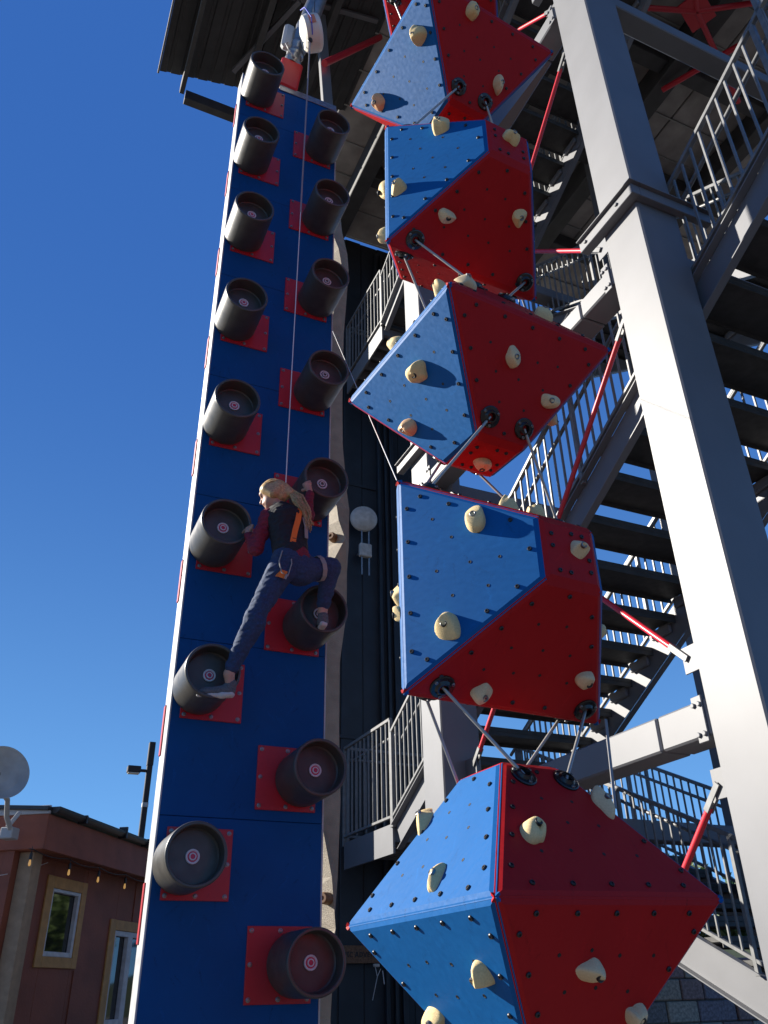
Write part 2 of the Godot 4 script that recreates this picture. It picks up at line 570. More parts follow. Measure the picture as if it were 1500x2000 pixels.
func corner(tf: Transform3D, n: String) -> Vector3:
	var r := EDGE / sqrt(2.0)
	var d: Vector3 = {"L": Vector3(-r, 0, 0), "N": Vector3(0, 0, r), "R": Vector3(r, 0, 0), "F": Vector3(0, 0, -r)}[n[1]]
	if n[0] == "e": return tf * d
	return tf * (d * CUT + Vector3(0, HALF if n[0] == "t" else -HALF, 0))

func face_poly(tf: Transform3D, f: String) -> Array:
	var ns := []
	if f == "top": ns = ["tL", "tN", "tR", "tF"]
	elif f == "bot": ns = ["bL", "bF", "bR", "bN"]
	else:
		var s := "t" if f[0] == "U" else "b"
		ns = ["e" + f[1], "e" + f[2], s + f[2], s + f[1]]
	var out := []
	for n in ns: out.append(corner(tf, n))
	return out

# centre, and a basis of (right, up, outward) on a face
func face_frame(tf: Transform3D, f: String) -> Transform3D:
	var p := face_poly(tf, f)
	var o: Vector3 = (p[0] + p[1] + p[2] + p[3]) * 0.25
	var n: Vector3 = (p[1] - p[0]).cross(p[2] - p[0]).normalized()
	if n.dot(o - tf.origin) < 0.0: n = -n
	var ref := Vector3.UP if absf(n.y) < 0.9 else Vector3.BACK
	var v := (ref - n * ref.dot(n)).normalized()
	return Transform3D(Basis(v.cross(n), v, n), o)

# basis with local Y along the outward normal, for lathed fittings
func fitting(fr: Transform3D, u: float, v: float, lift := 0.0) -> Transform3D:
	return Transform3D(Basis(fr.basis.x, fr.basis.z, -fr.basis.y), fr * Vector3(u, v, lift))

func add_hold(parent: Node, fr: Transform3D, u: float, v: float, w: float, h: float, s: int, m: String) -> void:
	var kind := s % 4
	var d := clampf(minf(w, h) * 0.66, 0.045, 0.085)
	var mesh := hold_mesh(s * 31 + 7, kind, Vector3(w * 1.06, h * 1.06, d))
	var o := inst("hold", mesh, m, parent, Transform3D(fr.basis, fr * Vector3(u, v, -0.001)))
	var top := d * 0.62
	# find the dome's height near its middle so that the bolt sits in it
	var vs: PackedVector3Array = mesh.surface_get_arrays(0)[Mesh.ARRAY_VERTEX]
	var best := 9.0
	for p in vs:
		var q := Vector2(p.x, p.y).length()
		if q < best:
			best = q; top = p.z
	inst("hold_bolt", holdbolt_mesh, "bolt" if s % 3 else "bolt_black", o, fitting(fr, u, v, top - 0.001))

func build_module(i: int, at: Vector3, euler_deg: Vector3, lie: bool, label: String) -> void:
	var tf := Transform3D(Basis.from_euler(euler_deg * PI / 180.0, EULER_ORDER_YXZ), at)
	var t := thing("climbing_module", label, "climbing module", at - Vector3(0, HALF, 0), "hanging faceted climbing modules")
	mod.append({"node": t, "tf": tf, "lie": lie, "faces": {}})
	var names := ["ULN", "UNR", "URF", "UFL", "DLN", "DNR", "DRF", "DFL", "top", "bot"]
	for f in names:
		var p := face_poly(tf, f)
		var fr := face_frame(tf, f)
		var n := fr.basis.z
		var col := "red"
		if f.length() == 3 and (f.ends_with("LN") or f.ends_with("RF")) and f != "top" and f != "bot": col = "blue"
		var st := mk()
		sheet(st, p, n, 0.035, 0.03, 0.014, 0.004)
		var nm := "%s_panel" % col
		var o := part(nm, st, col, t)
		mod[i].faces[f] = o
		# rows of cap bolts along the rims
		var hidden: bool = (f in ["DFL", "DRF", "UFL", "URF"]) and f != "UFL"
		if hidden: continue
		var ins := inset(p, n, 0.062)
		var small: bool = f == "top" or f == "bot"
		for e in 4:
			var a: Vector3 = ins[e]; var b: Vector3 = ins[(e + 1) % 4]
			var len := (b - a).length()
			var cnt := int(round(len / 0.185)) if not small else 2
			for k in cnt:
				var q := a.lerp(b, (k + (0.5 if not small else 0.28 + k * 0.0)) / cnt) if not small else a.lerp(b, 0.12 if k == 0 else 0.42)
				inst("cap_bolt", dome_mesh, "bolt_black", o, Transform3D(Basis(fr.basis.x, n, -fr.basis.y).rotated(n, rng.randf() * TAU), q))
		if small: continue
		# threaded insert holes over the field
		var inn := inset(p, n, 0.15)
		for gy in range(-3, 4):
			for gx in range(-4, 5):
				var uu := gx * 0.165 + (0.08 if gy % 2 else 0.0) + rng.randf_range(-0.015, 0.015)
				var vv := gy * 0.15 + rng.randf_range(-0.015, 0.015)
				var q := fr * Vector3(uu, vv, 0.0)
				var ok := true
				for e in 4:
					var ed: Vector3 = inn[(e + 1) % 4] - inn[e]
					var side := n.cross(ed).normalized()
					if side.dot(fr.origin - inn[e]) < 0.0: side = -side
					if side.dot(q - inn[e]) < 0.0: ok = false
				if ok: inst("insert_hole", hole_mesh, "hole", o, fitting(fr, uu, vv))

func mhold(i: int, f: String, u: float, v: float, w: float, h: float, s: int, m := "hold_a") -> void:
	add_hold(mod[i].node, face_frame(mod[i].tf, f), u, v, w, h, s, m)

func port(i: int, f: String, u: float, v: float) -> Vector3:
	var fr := face_frame(mod[i].tf, f)
	var o := inst("cable_port", ring_mesh, "port", mod[i].node, fitting(fr, u, v))
	for k in 3:
		var a := TAU * k / 3.0 + 0.6
		inst("port_bolt", bolt_mesh, "bolt", o, fitting(fr, u + cos(a) * 0.051, v + sin(a) * 0.051, 0.009))
	return fr * Vector3(u, v, 0.006)

func modules() -> void:
	small_meshes()
	build_module(0, Vector3(2.2, 9.44, -3.4), Vector3(44.44, 272.42, 269.17), true, "topmost climbing module, only its lower red and blue tip showing")
	build_module(1, Vector3(2.201, 7.935, -3.392), Vector3(0.35, -38.78, 0.76), false, "faceted blue and red module second from top, point down under the roof")
	build_module(2, Vector3(2.188, 6.37, -3.397), Vector3(44.44, 272.42, 269.17), true, "upright square-sided blue and red module third from top of the hanging column")
	build_module(3, Vector3(2.216, 4.917, -3.44), Vector3(0.32, -39.36, 0.62), false, "diamond-shaped blue and red module between the two square-sided ones")
	build_module(4, Vector3(2.213, 3.381, -3.429), Vector3(44.72, 274.32, 270.28), true, "square-sided blue and red module just above the lowest diamond one")
	build_module(5, Vector3(2.213, 1.882, -3.434), Vector3(0.01, -39.86, 1.68), false, "lowest diamond-shaped blue and red module, nearest the ground")
	var H := [
		[1, "DLN", 0.273, 0.155, 0.126, 0.164, 1], [1, "DLN", -0.327, 0.133, 0.123, 0.114, 2], [1, "DNR", -0.181, 0.3, 0.106, 0.145, 4], [1, "DNR", 0.193, -0.079, 0.109, 0.129, 5],
		[2, "ULN", 0.067, 0.282, 0.121, 0.166, 6], [2, "ULN", -0.27, -0.153, 0.113, 0.113, 10], [2, "top", 0.014, 0.061, 0.101, 0.118, 8], [2, "UNR", -0.274, -0.086, 0.12, 0.1, 9], [2, "UNR", 0.212, 0.084, 0.092, 0.126, 11],
		[3, "DLN", 0.074, 0.131, 0.135, 0.12, 12], [3, "DLN", -0.236, -0.05, 0.115, 0.109, 14], [3, "DNR", -0.085, 0.114, 0.087, 0.134, 16], [3, "DNR", 0.233, -0.044, 0.108, 0.09, 17], [3, "bot", 0.01, -0.049, 0.11, 0.091, 18],
		[4, "ULN", 0.062, 0.236, 0.102, 0.145, 20], [4, "ULN", -0.12, -0.311, 0.116, 0.138, 21], [4, "top", 0.042, 0.031, 0.098, 0.098, 22], [4, "UNR", -0.201, -0.283, 0.099, 0.111, 23], [4, "UNR", 0.34, -0.114, 0.116, 0.095, 24],
		[5, "ULN", -0.295, 0.142, 0.093, 0.152, 25], [5, "ULN", 0.12, -0.224, 0.06, 0.133, 26], [5, "UNR", -0.243, -0.068, 0.108, 0.125, 27], [5, "UNR", 0.271, 0.14, 0.093, 0.144, 28], [5, "DLN", 0.247, 0.105, 0.113, 0.098, 29], [5, "DLN", -0.247, -0.082, 0.108, 0.097, 32], [5, "DNR", -0.058, 0.088, 0.122, 0.099, 33], [5, "DNR", 0.227, -0.094, 0.092, 0.092, 36],
		# holds on the far sides, seen past the rims
		[0, "DNR", -0.3, -0.05, 0.1, 0.12, 37], [1, "DRF", 0.05, -0.1, 0.11, 0.11, 38], [2, "DLN", 0.2, 0.1, 0.11, 0.15, 39], [2, "DLN", 0.27, -0.42, 0.1, 0.1, 40], [3, "ULN", -0.2, -0.1, 0.11, 0.13, 41], [3, "ULN", 0.34, -0.12, 0.12, 0.12, 42],
		[3, "UNR", -0.36, -0.1, 0.12, 0.12, 43], [3, "UNR", 0.22, -0.08, 0.1, 0.14, 44], [3, "DRF", -0.2, 0.0, 0.1, 0.12, 45], [4, "DLN", 0.28, -0.03, 0.07, 0.12, 46], [4, "DLN", 0.33, -0.17, 0.06, 0.08, 48], [4, "UFL", 0.16, 0.12, 0.12, 0.12, 49], [4, "UFL", 0.0, 0.16, 0.12, 0.12, 50],
		[4, "URF", 0.1, 0.2, 0.08, 0.1, 51], [4, "URF", 0.05, -0.2, 0.08, 0.1, 52], [1, "URF", -0.2, -0.15, 0.12, 0.12, 54]]
	for q in H:
		var m := "hold_a"
		if q[6] in [2, 14, 18, 38, 45]: m = "hold_c"
		elif q[6] in [5, 9, 16, 17, 22, 23, 24, 28, 33, 36, 43]: m = "hold_b"
		mhold(q[0], q[1], q[2], q[3], q[4], q[5], q[6], m)
	# steel cables: four between each pair of neighbours
	for i in 5:
		var up := []
		var dn := []
		if mod[i].lie:
			up = [port(i, "UNR", -0.42, -0.285), port(i, "UNR", 0.44, -0.29), port(i, "DNR", 0.42, -0.27), port(i, "DNR", -0.42, -0.27)]
			dn = [port(i + 1, "UNR", -0.1, 0.28), port(i + 1, "UNR", 0.14, 0.278), port(i + 1, "UFL", 0.12, 0.27), port(i + 1, "UFL", -0.12, 0.27)]
		else:
			up = [port(i, "DNR", -0.118, -0.25), port(i, "DNR", 0.125, -0.25), port(i, "DFL", 0.12, -0.25), port(i, "DFL", -0.12, -0.25)]
			dn = [port(i + 1, "UFL", 0.43, 0.28), port(i + 1, "UFL", -0.43, 0.28), port(i + 1, "DFL", -0.43, 0.28), port(i + 1, "DFL", 0.43, 0.28)]
		for k in 4:
			# pair each upper fitting with the nearest free lower one
			var best := 0
			for j in dn.size():
				if (dn[j] - up[k]).length() < (dn[best] - up[k]).length(): best = j
			var st := mk()
			tube(st, [up[k], dn[best]], 0.0085, 8)
			solo("steel_cable", "%s steel cable between the %s and %s modules of the column" % [["front blue-side", "front right-side", "rear right-side", "rear blue-side"][k], ["topmost", "second", "third", "fourth", "fifth", "lowest"][i], ["topmost", "second", "third", "fourth", "fifth", "lowest"][i + 1]], "cable", st, "cable", "steel cables between the hanging modules")
			dn.remove_at(best)
	var st := mk()
	bar(st, Vector3(2.80, 8.0, -3.98), Vector3(2.96, 5.1, -3.62), 0.022, 0.006, Vector3.RIGHT, 0.001)
	solo("strap", "long grey strap running down beside the red sides of the upper modules", "strap", st, "strap")
	st = mk()
	bar(st, Vector3(2.80, 2.80, -3.41), Vector3(2.645, 2.32, -3.25), 0.016, 0.006, Vector3.RIGHT, 0.001)
	solo("strap", "short grey strap hanging from the square-sided module to the lowest one", "strap", st, "strap")
	st = mk()
	tube(st, [Vector3(2.62, 8.67, -7.2), Vector3(1.63, 3.985, -3.4)], 0.003, 6)
	solo("guy_line", "thin white guy line from the beige rock wall to a module corner", "line", st, "wire_white")
# ---------- the blue wall with the barrels ----------
func barrel_wall() -> void:
	var t := thing("barrel_wall", "tall dark blue climbing wall with rows of black barrels on red plates", "climbing wall", Vector3(1.515, 0.0, -5.8))
	var y := 0.02
	var tops := [0.17, 1.39, 2.61, 3.83, 5.05, 6.27, 7.49, 8.71, 9.93, 10.64]
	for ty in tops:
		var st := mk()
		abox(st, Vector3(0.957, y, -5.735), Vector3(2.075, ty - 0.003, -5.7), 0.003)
		part("blue_sheet", st, "panel_blue_shaded", t)
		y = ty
	# side boards and the ribs behind
	for xs in [[0.945, 0.9565], [2.0755, 2.087]]:
		var st := mk()
		abox(st, Vector3(xs[0], 0.0, -5.9), Vector3(xs[1], 10.66, -5.699), 0.002)
		part("side_board", st, "edge_white", t)
	var sb := mk()
	abox(sb, Vector3(0.9575, 0.0, -5.9), Vector3(2.0745, 10.6, -5.885))
	part("back_board", sb, "clad", t)
	for k in 9:
		var cy := 2.045 + 1.152 * k - (0.0 if k < 3 else 0.01)
		if cy > 10.5: break
		var st := mk()
		abox(st, Vector3(0.936, cy - 0.175, -5.895), Vector3(0.9445, cy + 0.175, -5.84), 0.003)
		var o := part("red_flange", st, "decal_red", t)
		for j in 6:
			inst("flange_bolt", bolt_mesh, "hub_white", o, Transform3D(Basis(Vector3.UP, Vector3.LEFT, Vector3.BACK), Vector3(0.936, cy - 0.145 + j * 0.058, -5.862)))
	var st := mk()
	abox(st, Vector3(1.385, 10.645, -5.78), Vector3(2.08, 10.70, -5.69), 0.003)
	abox(st, Vector3(1.385, 10.60, -5.694), Vector3(2.08, 10.6448, -5.688), 0.002)
	part("top_angle", st, "galv", t)
	# meshes shared by all barrels
	st = mk()
	lathe(st, Transform3D.IDENTITY, [Vector2(0.186, 0.0), Vector2(0.19, 0.02), Vector2(0.19, 0.405), Vector2(0.187, 0.417), Vector2(0.181, 0.42), Vector2(0.172, 0.42), Vector2(0.167, 0.415)], 48)
	var shell := st.commit()
	st = mk()
	lathe(st, Transform3D.IDENTITY, [Vector2(0.167, 0.415), Vector2(0.164, 0.305), Vector2(0.155, 0.297), Vector2(0.0, 0.297)], 40)
	var inside := st.commit()
	st = mk()
	lathe(st, Transform3D.IDENTITY, [Vector2(0.044, 0.297), Vector2(0.044, 0.306), Vector2(0.041, 0.309), Vector2(0.035, 0.309), Vector2(0.033, 0.303), Vector2(0.029, 0.303)], 28)
	lathe(st, Transform3D.IDENTITY, [Vector2(0.023, 0.303), Vector2(0.022, 0.312), Vector2(0.019, 0.313), Vector2(0.0155, 0.313), Vector2(0.015, 0.305)], 24)
	var rings := st.commit()
	st = mk()
	lathe(st, Transform3D.IDENTITY, [Vector2(0.031, 0.297), Vector2(0.031, 0.304), Vector2(0.0225, 0.304)], 24)
	lathe(st, Transform3D.IDENTITY, [Vector2(0.016, 0.297), Vector2(0.016, 0.306), Vector2(0.0, 0.307)], 20)
	var disc := st.commit()
	st = mk()
	lathe(st, Transform3D.IDENTITY, [Vector2(0.015, 0.0), Vector2(0.015, 0.003), Vector2(0.0095, 0.004), Vector2(0.0095, 0.011), Vector2(0.007, 0.013), Vector2(0.0, 0.013)], 14)
	var washer := st.commit()
	var towards := Basis(Vector3.RIGHT, Vector3.BACK, Vector3.DOWN)   # local Y points out of the wall
	for side in 2:
		for k in 8:
			var cx := 1.2315 if side == 0 else 1.8015
			var cy := (2.3225 if side == 0 else 1.752) + 1.142 * k
			var bx := 1.13 if side == 0 else 1.905
			st = mk()
			abox(st, Vector3(cx - 0.2165, cy - 0.2165, -5.6995), Vector3(cx + 0.2165, cy + 0.2165, -5.688), 0.002)
			var pl := part("red_plate", st, "plate_red", t)
			for j in 8:
				var d: Vector2 = [Vector2(-1, -1), Vector2(0, -1), Vector2(1, -1), Vector2(1, 0), Vector2(1, 1), Vector2(0, 1), Vector2(-1, 1), Vector2(-1, 0)][j]
				if (d.x > 0.0 and d.y == 0.0 and side == 1) or (d.x < 0.0 and d.y == 0.0 and side == 0): continue
				inst("plate_bolt", washer, "bolt", pl, Transform3D(towards, Vector3(cx + d.x * 0.19, cy + d.y * 0.19, -5.688)))
			var b := inst("barrel", shell, "barrel", t, Transform3D(towards.rotated(Vector3.BACK, rng.randf() * TAU), Vector3(bx, cy, -5.688)))
			inst("barrel_inside", inside, "barrel", b, Transform3D(towards, Vector3(bx, cy, -5.688)))
			inst("hub_ring", rings, "hub_white", b, Transform3D(towards, Vector3(bx, cy, -5.688)))
			inst("hub_disc", disc, "hub_red" if (side == 0 or k < 2) else "barrel", b, Transform3D(towards, Vector3(bx, cy, -5.688)))

func belay() -> void:
	# shroud and wrapped post on the head of the wall
	var t := thing("belay_mount", "grey wrapped post rising from a bright red sleeve on the wall head", "belay mount", Vector3(1.47, 10.7, -5.74))
	var st := mk()
	var a := Vector3(1.46, 10.70, -5.74)
	bar(st, a, Vector3(1.50, 11.14, -5.68), 0.26, 0.14, Vector3.RIGHT, 0.02)
	part("red_sleeve", st, "shroud_red", t)
	st = mk()
	lathe(st, Transform3D(frame(Vector3(0.16, 0.85, 0.2)), Vector3(1.495, 11.13, -5.68)), [Vector2(0.081, 0.0), Vector2(0.101, 0.05), Vector2(0.095, 0.13), Vector2(0.105, 0.16), Vector2(0.095, 0.21), Vector2(0.111, 0.3), Vector2(0.100, 0.36), Vector2(0.113, 0.44), Vector2(0.105, 0.55), Vector2(0.119, 0.62), Vector2(0.108, 0.75), Vector2(0.115, 0.95), Vector2(0.108, 1.2), Vector2(0.108, 5.6)], 20)
	part("wrapped_post", st, "galv", t)
	st = mk()
	bar(st, Vector3(1.40, 11.3, -5.62), Vector3(1.42, 11.68, -5.56), 0.13, 0.1, Vector3.RIGHT, 0.03)
	part("winch_box", st, "dish_arm", t)
	st = mk()
	tube(st, [Vector3(1.41, 11.36, -5.56), Vector3(1.37, 11.26, -5.53), Vector3(1.42, 11.17, -5.54), Vector3(1.5, 11.13, -5.58), Vector3(1.56, 11.2, -5.58), Vector3(1.53, 11.34, -5.58)], 0.006, 6)
	part("cord_loop", st, "dish_arm", t)
	# the auto belay drum
	var c := Vector3(1.615, 11.26, -5.3)
	var ax := Vector3(0.80, 0.25, 0.30).normalized()
	t = thing("belay_device", "round white belay drum with dark navy face hanging above the wall", "belay device", c - Vector3(0, 0.15, 0))
	st = mk()
	var tf := Transform3D(frame(ax), c)
	lathe(st, tf, [Vector2(0.0, -0.11), Vector2(0.155, -0.11), Vector2(0.19, -0.09), Vector2(0.205, -0.045), Vector2(0.205, 0.05), Vector2(0.195, 0.085), Vector2(0.178, 0.096)], 36)
	part("drum", st, "device_white", t)
	st = mk()
	lathe(st, tf, [Vector2(0.178, 0.096), Vector2(0.168, 0.075), Vector2(0.15, 0.085), Vector2(0.142, 0.105), Vector2(0.085, 0.12), Vector2(0.0, 0.12)], 32)
	part("navy_face", st, "device_navy", t)
	st = mk()
	var lb := tf.basis * Vector3(0, 0, 0)
	var dirn := (Vector3(-0.35, -0.25, 0.9) - ax * Vector3(-0.35, -0.25, 0.9).dot(ax)).normalized()
	box(st, Transform3D(Basis(dirn.cross(ax), ax, dirn), c + dirn * 0.2055 + ax * -0.005 + lb), Vector3(0.11, 0.075, 0.004), 0.001)
	part("orange_label", st, "device_label", t)
	st = mk()
	tube(st, [c + Vector3(-0.16, 0.3, 0.04), c + Vector3(-0.15, 0.15, 0.17), c + Vector3(-0.08, -0.08, 0.22), c + Vector3(-0.02, -0.2, 0.1)], 0.007, 6)
	part("blue_cord", st, "cord_blue", t)
	st = mk()
	tube(st, [c + Vector3(0.02, 0.2, -0.02), c + Vector3(0.03, 0.4, -0.06), Vector3(1.66, 16.95, -5.32)], 0.012, 8)
	part("hanger", st, "galv", t)
	st = mk()
	lathe(st, Transform3D(Basis.IDENTITY, c + Vector3(-0.025, -0.235, 0.03)), [Vector2(0.0, 0.0), Vector2(0.018, 0.0), Vector2(0.03, 0.02), Vector2(0.03, 0.07), Vector2(0.024, 0.09), Vector2(0.0, 0.09)], 16)
	part("nozzle", st, "black", t)
	t = thing("belay_line", "thin belay line running down from the white drum to the climber", "rope", Vector3(1.56, 4.55, -5.27))
	var top := c + Vector3(-0.025, -0.235, 0.03)
	var mid := Vector3(1.578, 8.15, -5.27)
	st = mk()
	bar(st, top, mid, 0.018, 0.005, Vector3(0.9, 0, -0.4), 0.001)
	part("webbing", st, "strap", t)
	st = mk()
	tube(st, [mid, Vector3(1.565, 5.4, -5.27), Vector3(1.555, 4.56, -5.235)], 0.0045, 6)
	part("cord", st, "wire_white", t)
# ---------- the climber ----------
func ribbon(st: SurfaceTool, pts: Array, nrm: Array, w: float, t := 0.004) -> void:
	for i in pts.size() - 1:
		var a: Vector3 = pts[i]; var b: Vector3 = pts[i + 1]
		var n: Vector3 = (nrm[i] + nrm[i + 1]).normalized()
		var d := (b - a).normalized()
		var s := d.cross(n).normalized()
		box(st, Transform3D(Basis(s, d, s.cross(d)), (a + b) * 0.5), Vector3(w, (b - a).length() + 0.004, t), 0.001)

func hand(st: SurfaceTool, wrist: Vector3, palm: Vector3, across: Vector3, grip: Vector3, thumb_side: float) -> void:
	var bones := [[wrist, palm, 0.024, 0.03]]
	var d := (palm - wrist).normalized()
	var lens := [0.062, 0.075, 0.07, 0.055]
	for f in 4:
		var o := palm + across * (f - 1.5) * 0.019
		var k1: Vector3 = o + (d * 0.75 + grip * 0.35).normalized() * lens[f] * 0.55
		var k2: Vector3 = k1 + (d * 0.1 + grip).normalized() * lens[f] * 0.4
		var k3: Vector3 = k2 + (grip * 0.7 - d * 0.6).normalized() * lens[f] * 0.3
		bones.append([o, k1, 0.0105, 0.0095]); bones.append([k1, k2, 0.0095, 0.009]); bones.append([k2, k3, 0.009, 0.0075])
	var tb := wrist.lerp(palm, 0.55) + across * thumb_side * 0.03
	var t1 := tb + (across * thumb_side * 0.7 + d * 0.5 + grip * 0.4).normalized() * 0.035
	bones.append([tb, t1, 0.013, 0.011]); bones.append([t1, t1 + (d * 0.5 + grip * 0.8).normalized() * 0.03, 0.011, 0.009])
	soft(st, bones, 0.005, 0.008)

func climber() -> void:
	var head := Vector3(1.435, 4.835, -5.15)
	var neck := Vector3(1.49, 4.72, -5.13)
	var lsh := Vector3(1.40, 4.625, -5.13)
	var rsh := Vector3(1.645, 4.685, -5.12)
	var lel := Vector3(1.33, 4.37, -5.17)
	var lwr := Vector3(1.285, 4.515, -5.235)
	var rel := Vector3(1.735, 4.755, -5.24)
	var rwr := Vector3(1.757, 4.99, -5.245)
	var chest := Vector3(1.53, 4.58, -5.10)
	var waist := Vector3(1.555, 4.37, -5.08)
	var pelvis := Vector3(1.57, 4.25, -5.07)
	var lhip := Vector3(1.505, 4.19, -5.08)
	var rhip := Vector3(1.645, 4.21, -5.08)
	var lkn := Vector3(1.35, 3.82, -5.13)
	var lan := Vector3(1.228, 3.44, -5.235)
	var rkn := Vector3(1.885, 4.285, -5.10)
	var ran := Vector3(1.872, 4.0, -5.215)
	var t := thing("person", "person climbing the barrels in black vest, red sleeves, jeans and orange harness", "person", Vector3(1.228, 3.3, -5.25))
	# skin: one continuous figure
	var look := Vector3(-0.72, -0.3, -0.62).normalized()
	var st := mk()
	soft(st, [[neck, neck.lerp(head, 0.45), 0.05, 0.048],
		[chest, waist, 0.095, 0.085], [waist, pelvis, 0.085, 0.1], [lsh, rsh, 0.05, 0.05], [chest, neck, 0.08, 0.045],
		[lsh, lel, 0.042, 0.034], [lel, lwr, 0.033, 0.024], [rsh, rel, 0.042, 0.034], [rel, rwr, 0.033, 0.024],
		[lhip, lkn, 0.07, 0.05], [lkn, lan, 0.047, 0.03], [rhip, rkn, 0.07, 0.05], [rkn, ran, 0.047, 0.03],
		[lan, Vector3(1.25, 3.35, -5.25), 0.032, 0.034], [ran, Vector3(1.88, 3.92, -5.22), 0.032, 0.034]], 0.014, 0.03)
	# head with brow, nose, chin, mouth and ear on a finer grid
	var up := Vector3(-0.18, 0.97, -0.1).normalized()
	up = (up - look * up.dot(look)).normalized()
	var side := look.cross(up)
	soft(st, [[head + up * 0.025, head - look * 0.02 + up * 0.02, 0.083, 0.085], [head + look * 0.035 - up * 0.045, head - up * 0.03, 0.055, 0.06],
		[head + look * 0.06 - up * 0.085, head + look * 0.045 - up * 0.07, 0.026, 0.03], [head + look * 0.088 + up * 0.005, head + look * 0.105 - up * 0.022, 0.009, 0.014],
		[head + look * 0.075 + up * 0.028 + side * 0.03, head + look * 0.075 + up * 0.028 - side * 0.03, 0.02, 0.02],
		[head + look * 0.083 - up * 0.05 + side * 0.018, head + look * 0.083 - up * 0.05 - side * 0.018, 0.011, 0.011],
		[head - side * 0.072 - up * 0.005, head - side * 0.074 + up * 0.02 - look * 0.006, 0.012, 0.014], [head + side * 0.072 - up * 0.005, head + side * 0.074 + up * 0.02 - look * 0.006, 0.012, 0.014],
		[head - up * 0.05, neck, 0.05, 0.05]], 0.007, 0.02)
	hand(st, lwr, Vector3(1.297, 4.56, -5.262), Vector3(0.3, 0.2, 0.9).normalized(), Vector3(-0.3, 0.25, -0.9).normalized(), 1.0)
	hand(st, rwr, Vector3(1.738, 5.06, -5.262), Vector3(0.6, 0.2, 0.75).normalized(), Vector3(0.55, 0.0, -0.85).normalized(), -1.0)
	part("body", st, "skin", t)
	# eyes
	st = mk()
	for s in [-1.0, 1.0]:
		lathe(st, Transform3D(frame(look), head + look * 0.08 + up * 0.008 + side * 0.032 * s), [Vector2(0.008, 0.0), Vector2(0.006, 0.007), Vector2(0.0, 0.009)], 10)
	part("eyes", st, "ink", t)
	# clothes
	st = mk()
	soft(st, [[lsh, lel, 0.056, 0.047], [lel, lwr.lerp(lel, 0.12), 0.046, 0.034], [rsh, rel, 0.056, 0.047], [rel, rwr.lerp(rel, 0.1), 0.046, 0.033], [lsh, rsh, 0.056, 0.056],
		[lel + Vector3(0.012, -0.02, 0.02), lel + Vector3(0.02, 0.03, 0.02), 0.036, 0.036], [lsh.lerp(lel, 0.55) + Vector3(-0.02, 0, 0.015), lsh.lerp(lel, 0.6) + Vector3(0.03, 0.01, 0.02), 0.036, 0.03],
		[rel + Vector3(-0.02, -0.01, 0.02), rel + Vector3(0.02, 0.02, 0.02), 0.034, 0.03],
		[waist + Vector3(0.02, -0.03, 0), pelvis + Vector3(0.03, 0.03, 0.0), 0.108, 0.113]], 0.011, 0.03, 0.016, 10.0)
	part("red_shirt", st, "sleeve", t)
	st = mk()
	soft(st, [[chest + Vector3(-0.04, 0.03, 0), waist + Vector3(-0.02, 0, 0), 0.105, 0.1], [chest + Vector3(0.06, 0.04, 0.0), waist + Vector3(0.04, 0, 0), 0.105, 0.098], [waist, pelvis + Vector3(0, 0.07, 0), 0.106, 0.112],
		[lsh + Vector3(0.035, -0.01, 0), rsh + Vector3(-0.03, -0.01, 0), 0.068, 0.068], [neck + Vector3(0.0, -0.03, 0.02), chest + Vector3(0, 0.05, 0.01), 0.066, 0.1],
		[neck + Vector3(-0.05, -0.02, -0.02), neck + Vector3(0.04, 0.0, 0.02), 0.034, 0.034]], 0.012, 0.03, 0.016, 11.0)
	part("vest", st, "vest", t)
	st = mk()
	soft(st, [[pelvis + Vector3(-0.03, 0.02, 0), pelvis + Vector3(0.04, 0.01, 0.0), 0.108, 0.108], [lhip, lkn, 0.098, 0.066], [lkn, lkn.lerp(lan, 0.88), 0.064, 0.05], [rhip, rkn, 0.102, 0.07], [rkn, rkn.lerp(ran, 0.86), 0.07, 0.052],
		[lkn + Vector3(0.02, -0.05, 0.02), lan + Vector3(0.05, 0.13, 0.02), 0.055, 0.042], [lkn + Vector3(-0.04, -0.06, 0.0), lkn + Vector3(-0.02, -0.09, 0.01), 0.03, 0.026], [lkn + Vector3(-0.055, -0.11, -0.01), lkn + Vector3(-0.03, -0.135, 0.0), 0.028, 0.024], [lhip + Vector3(-0.05, -0.03, 0.04), lhip + Vector3(0.03, -0.05, 0.05), 0.05, 0.045], [rhip, pelvis, 0.108, 0.108]], 0.011, 0.03, 0.014, 7.0)
	part("jeans", st, "jeans", t)
	# hair: cap, sides and a long tail swept to the right
	st = mk()
	soft(st, [[head + up * 0.045 - look * 0.01, head - look * 0.04 + up * 0.02, 0.083, 0.086], [head + up * 0.06 + look * 0.035, head + up * 0.05, 0.056, 0.07], [head - look * 0.055, head - look * 0.06 - up * 0.04, 0.07, 0.055],
		[head - side * 0.055 + look * 0.02 + up * 0.03, head - side * 0.06 - up * 0.03 - look * 0.02, 0.046, 0.04], [head + side * 0.055 + look * 0.02 + up * 0.03, head + side * 0.06 - up * 0.03 - look * 0.02, 0.046, 0.04],
		[head - look * 0.1 + up * 0.0, Vector3(1.545, 4.825, -5.06), 0.042, 0.036]], 0.008, 0.02)
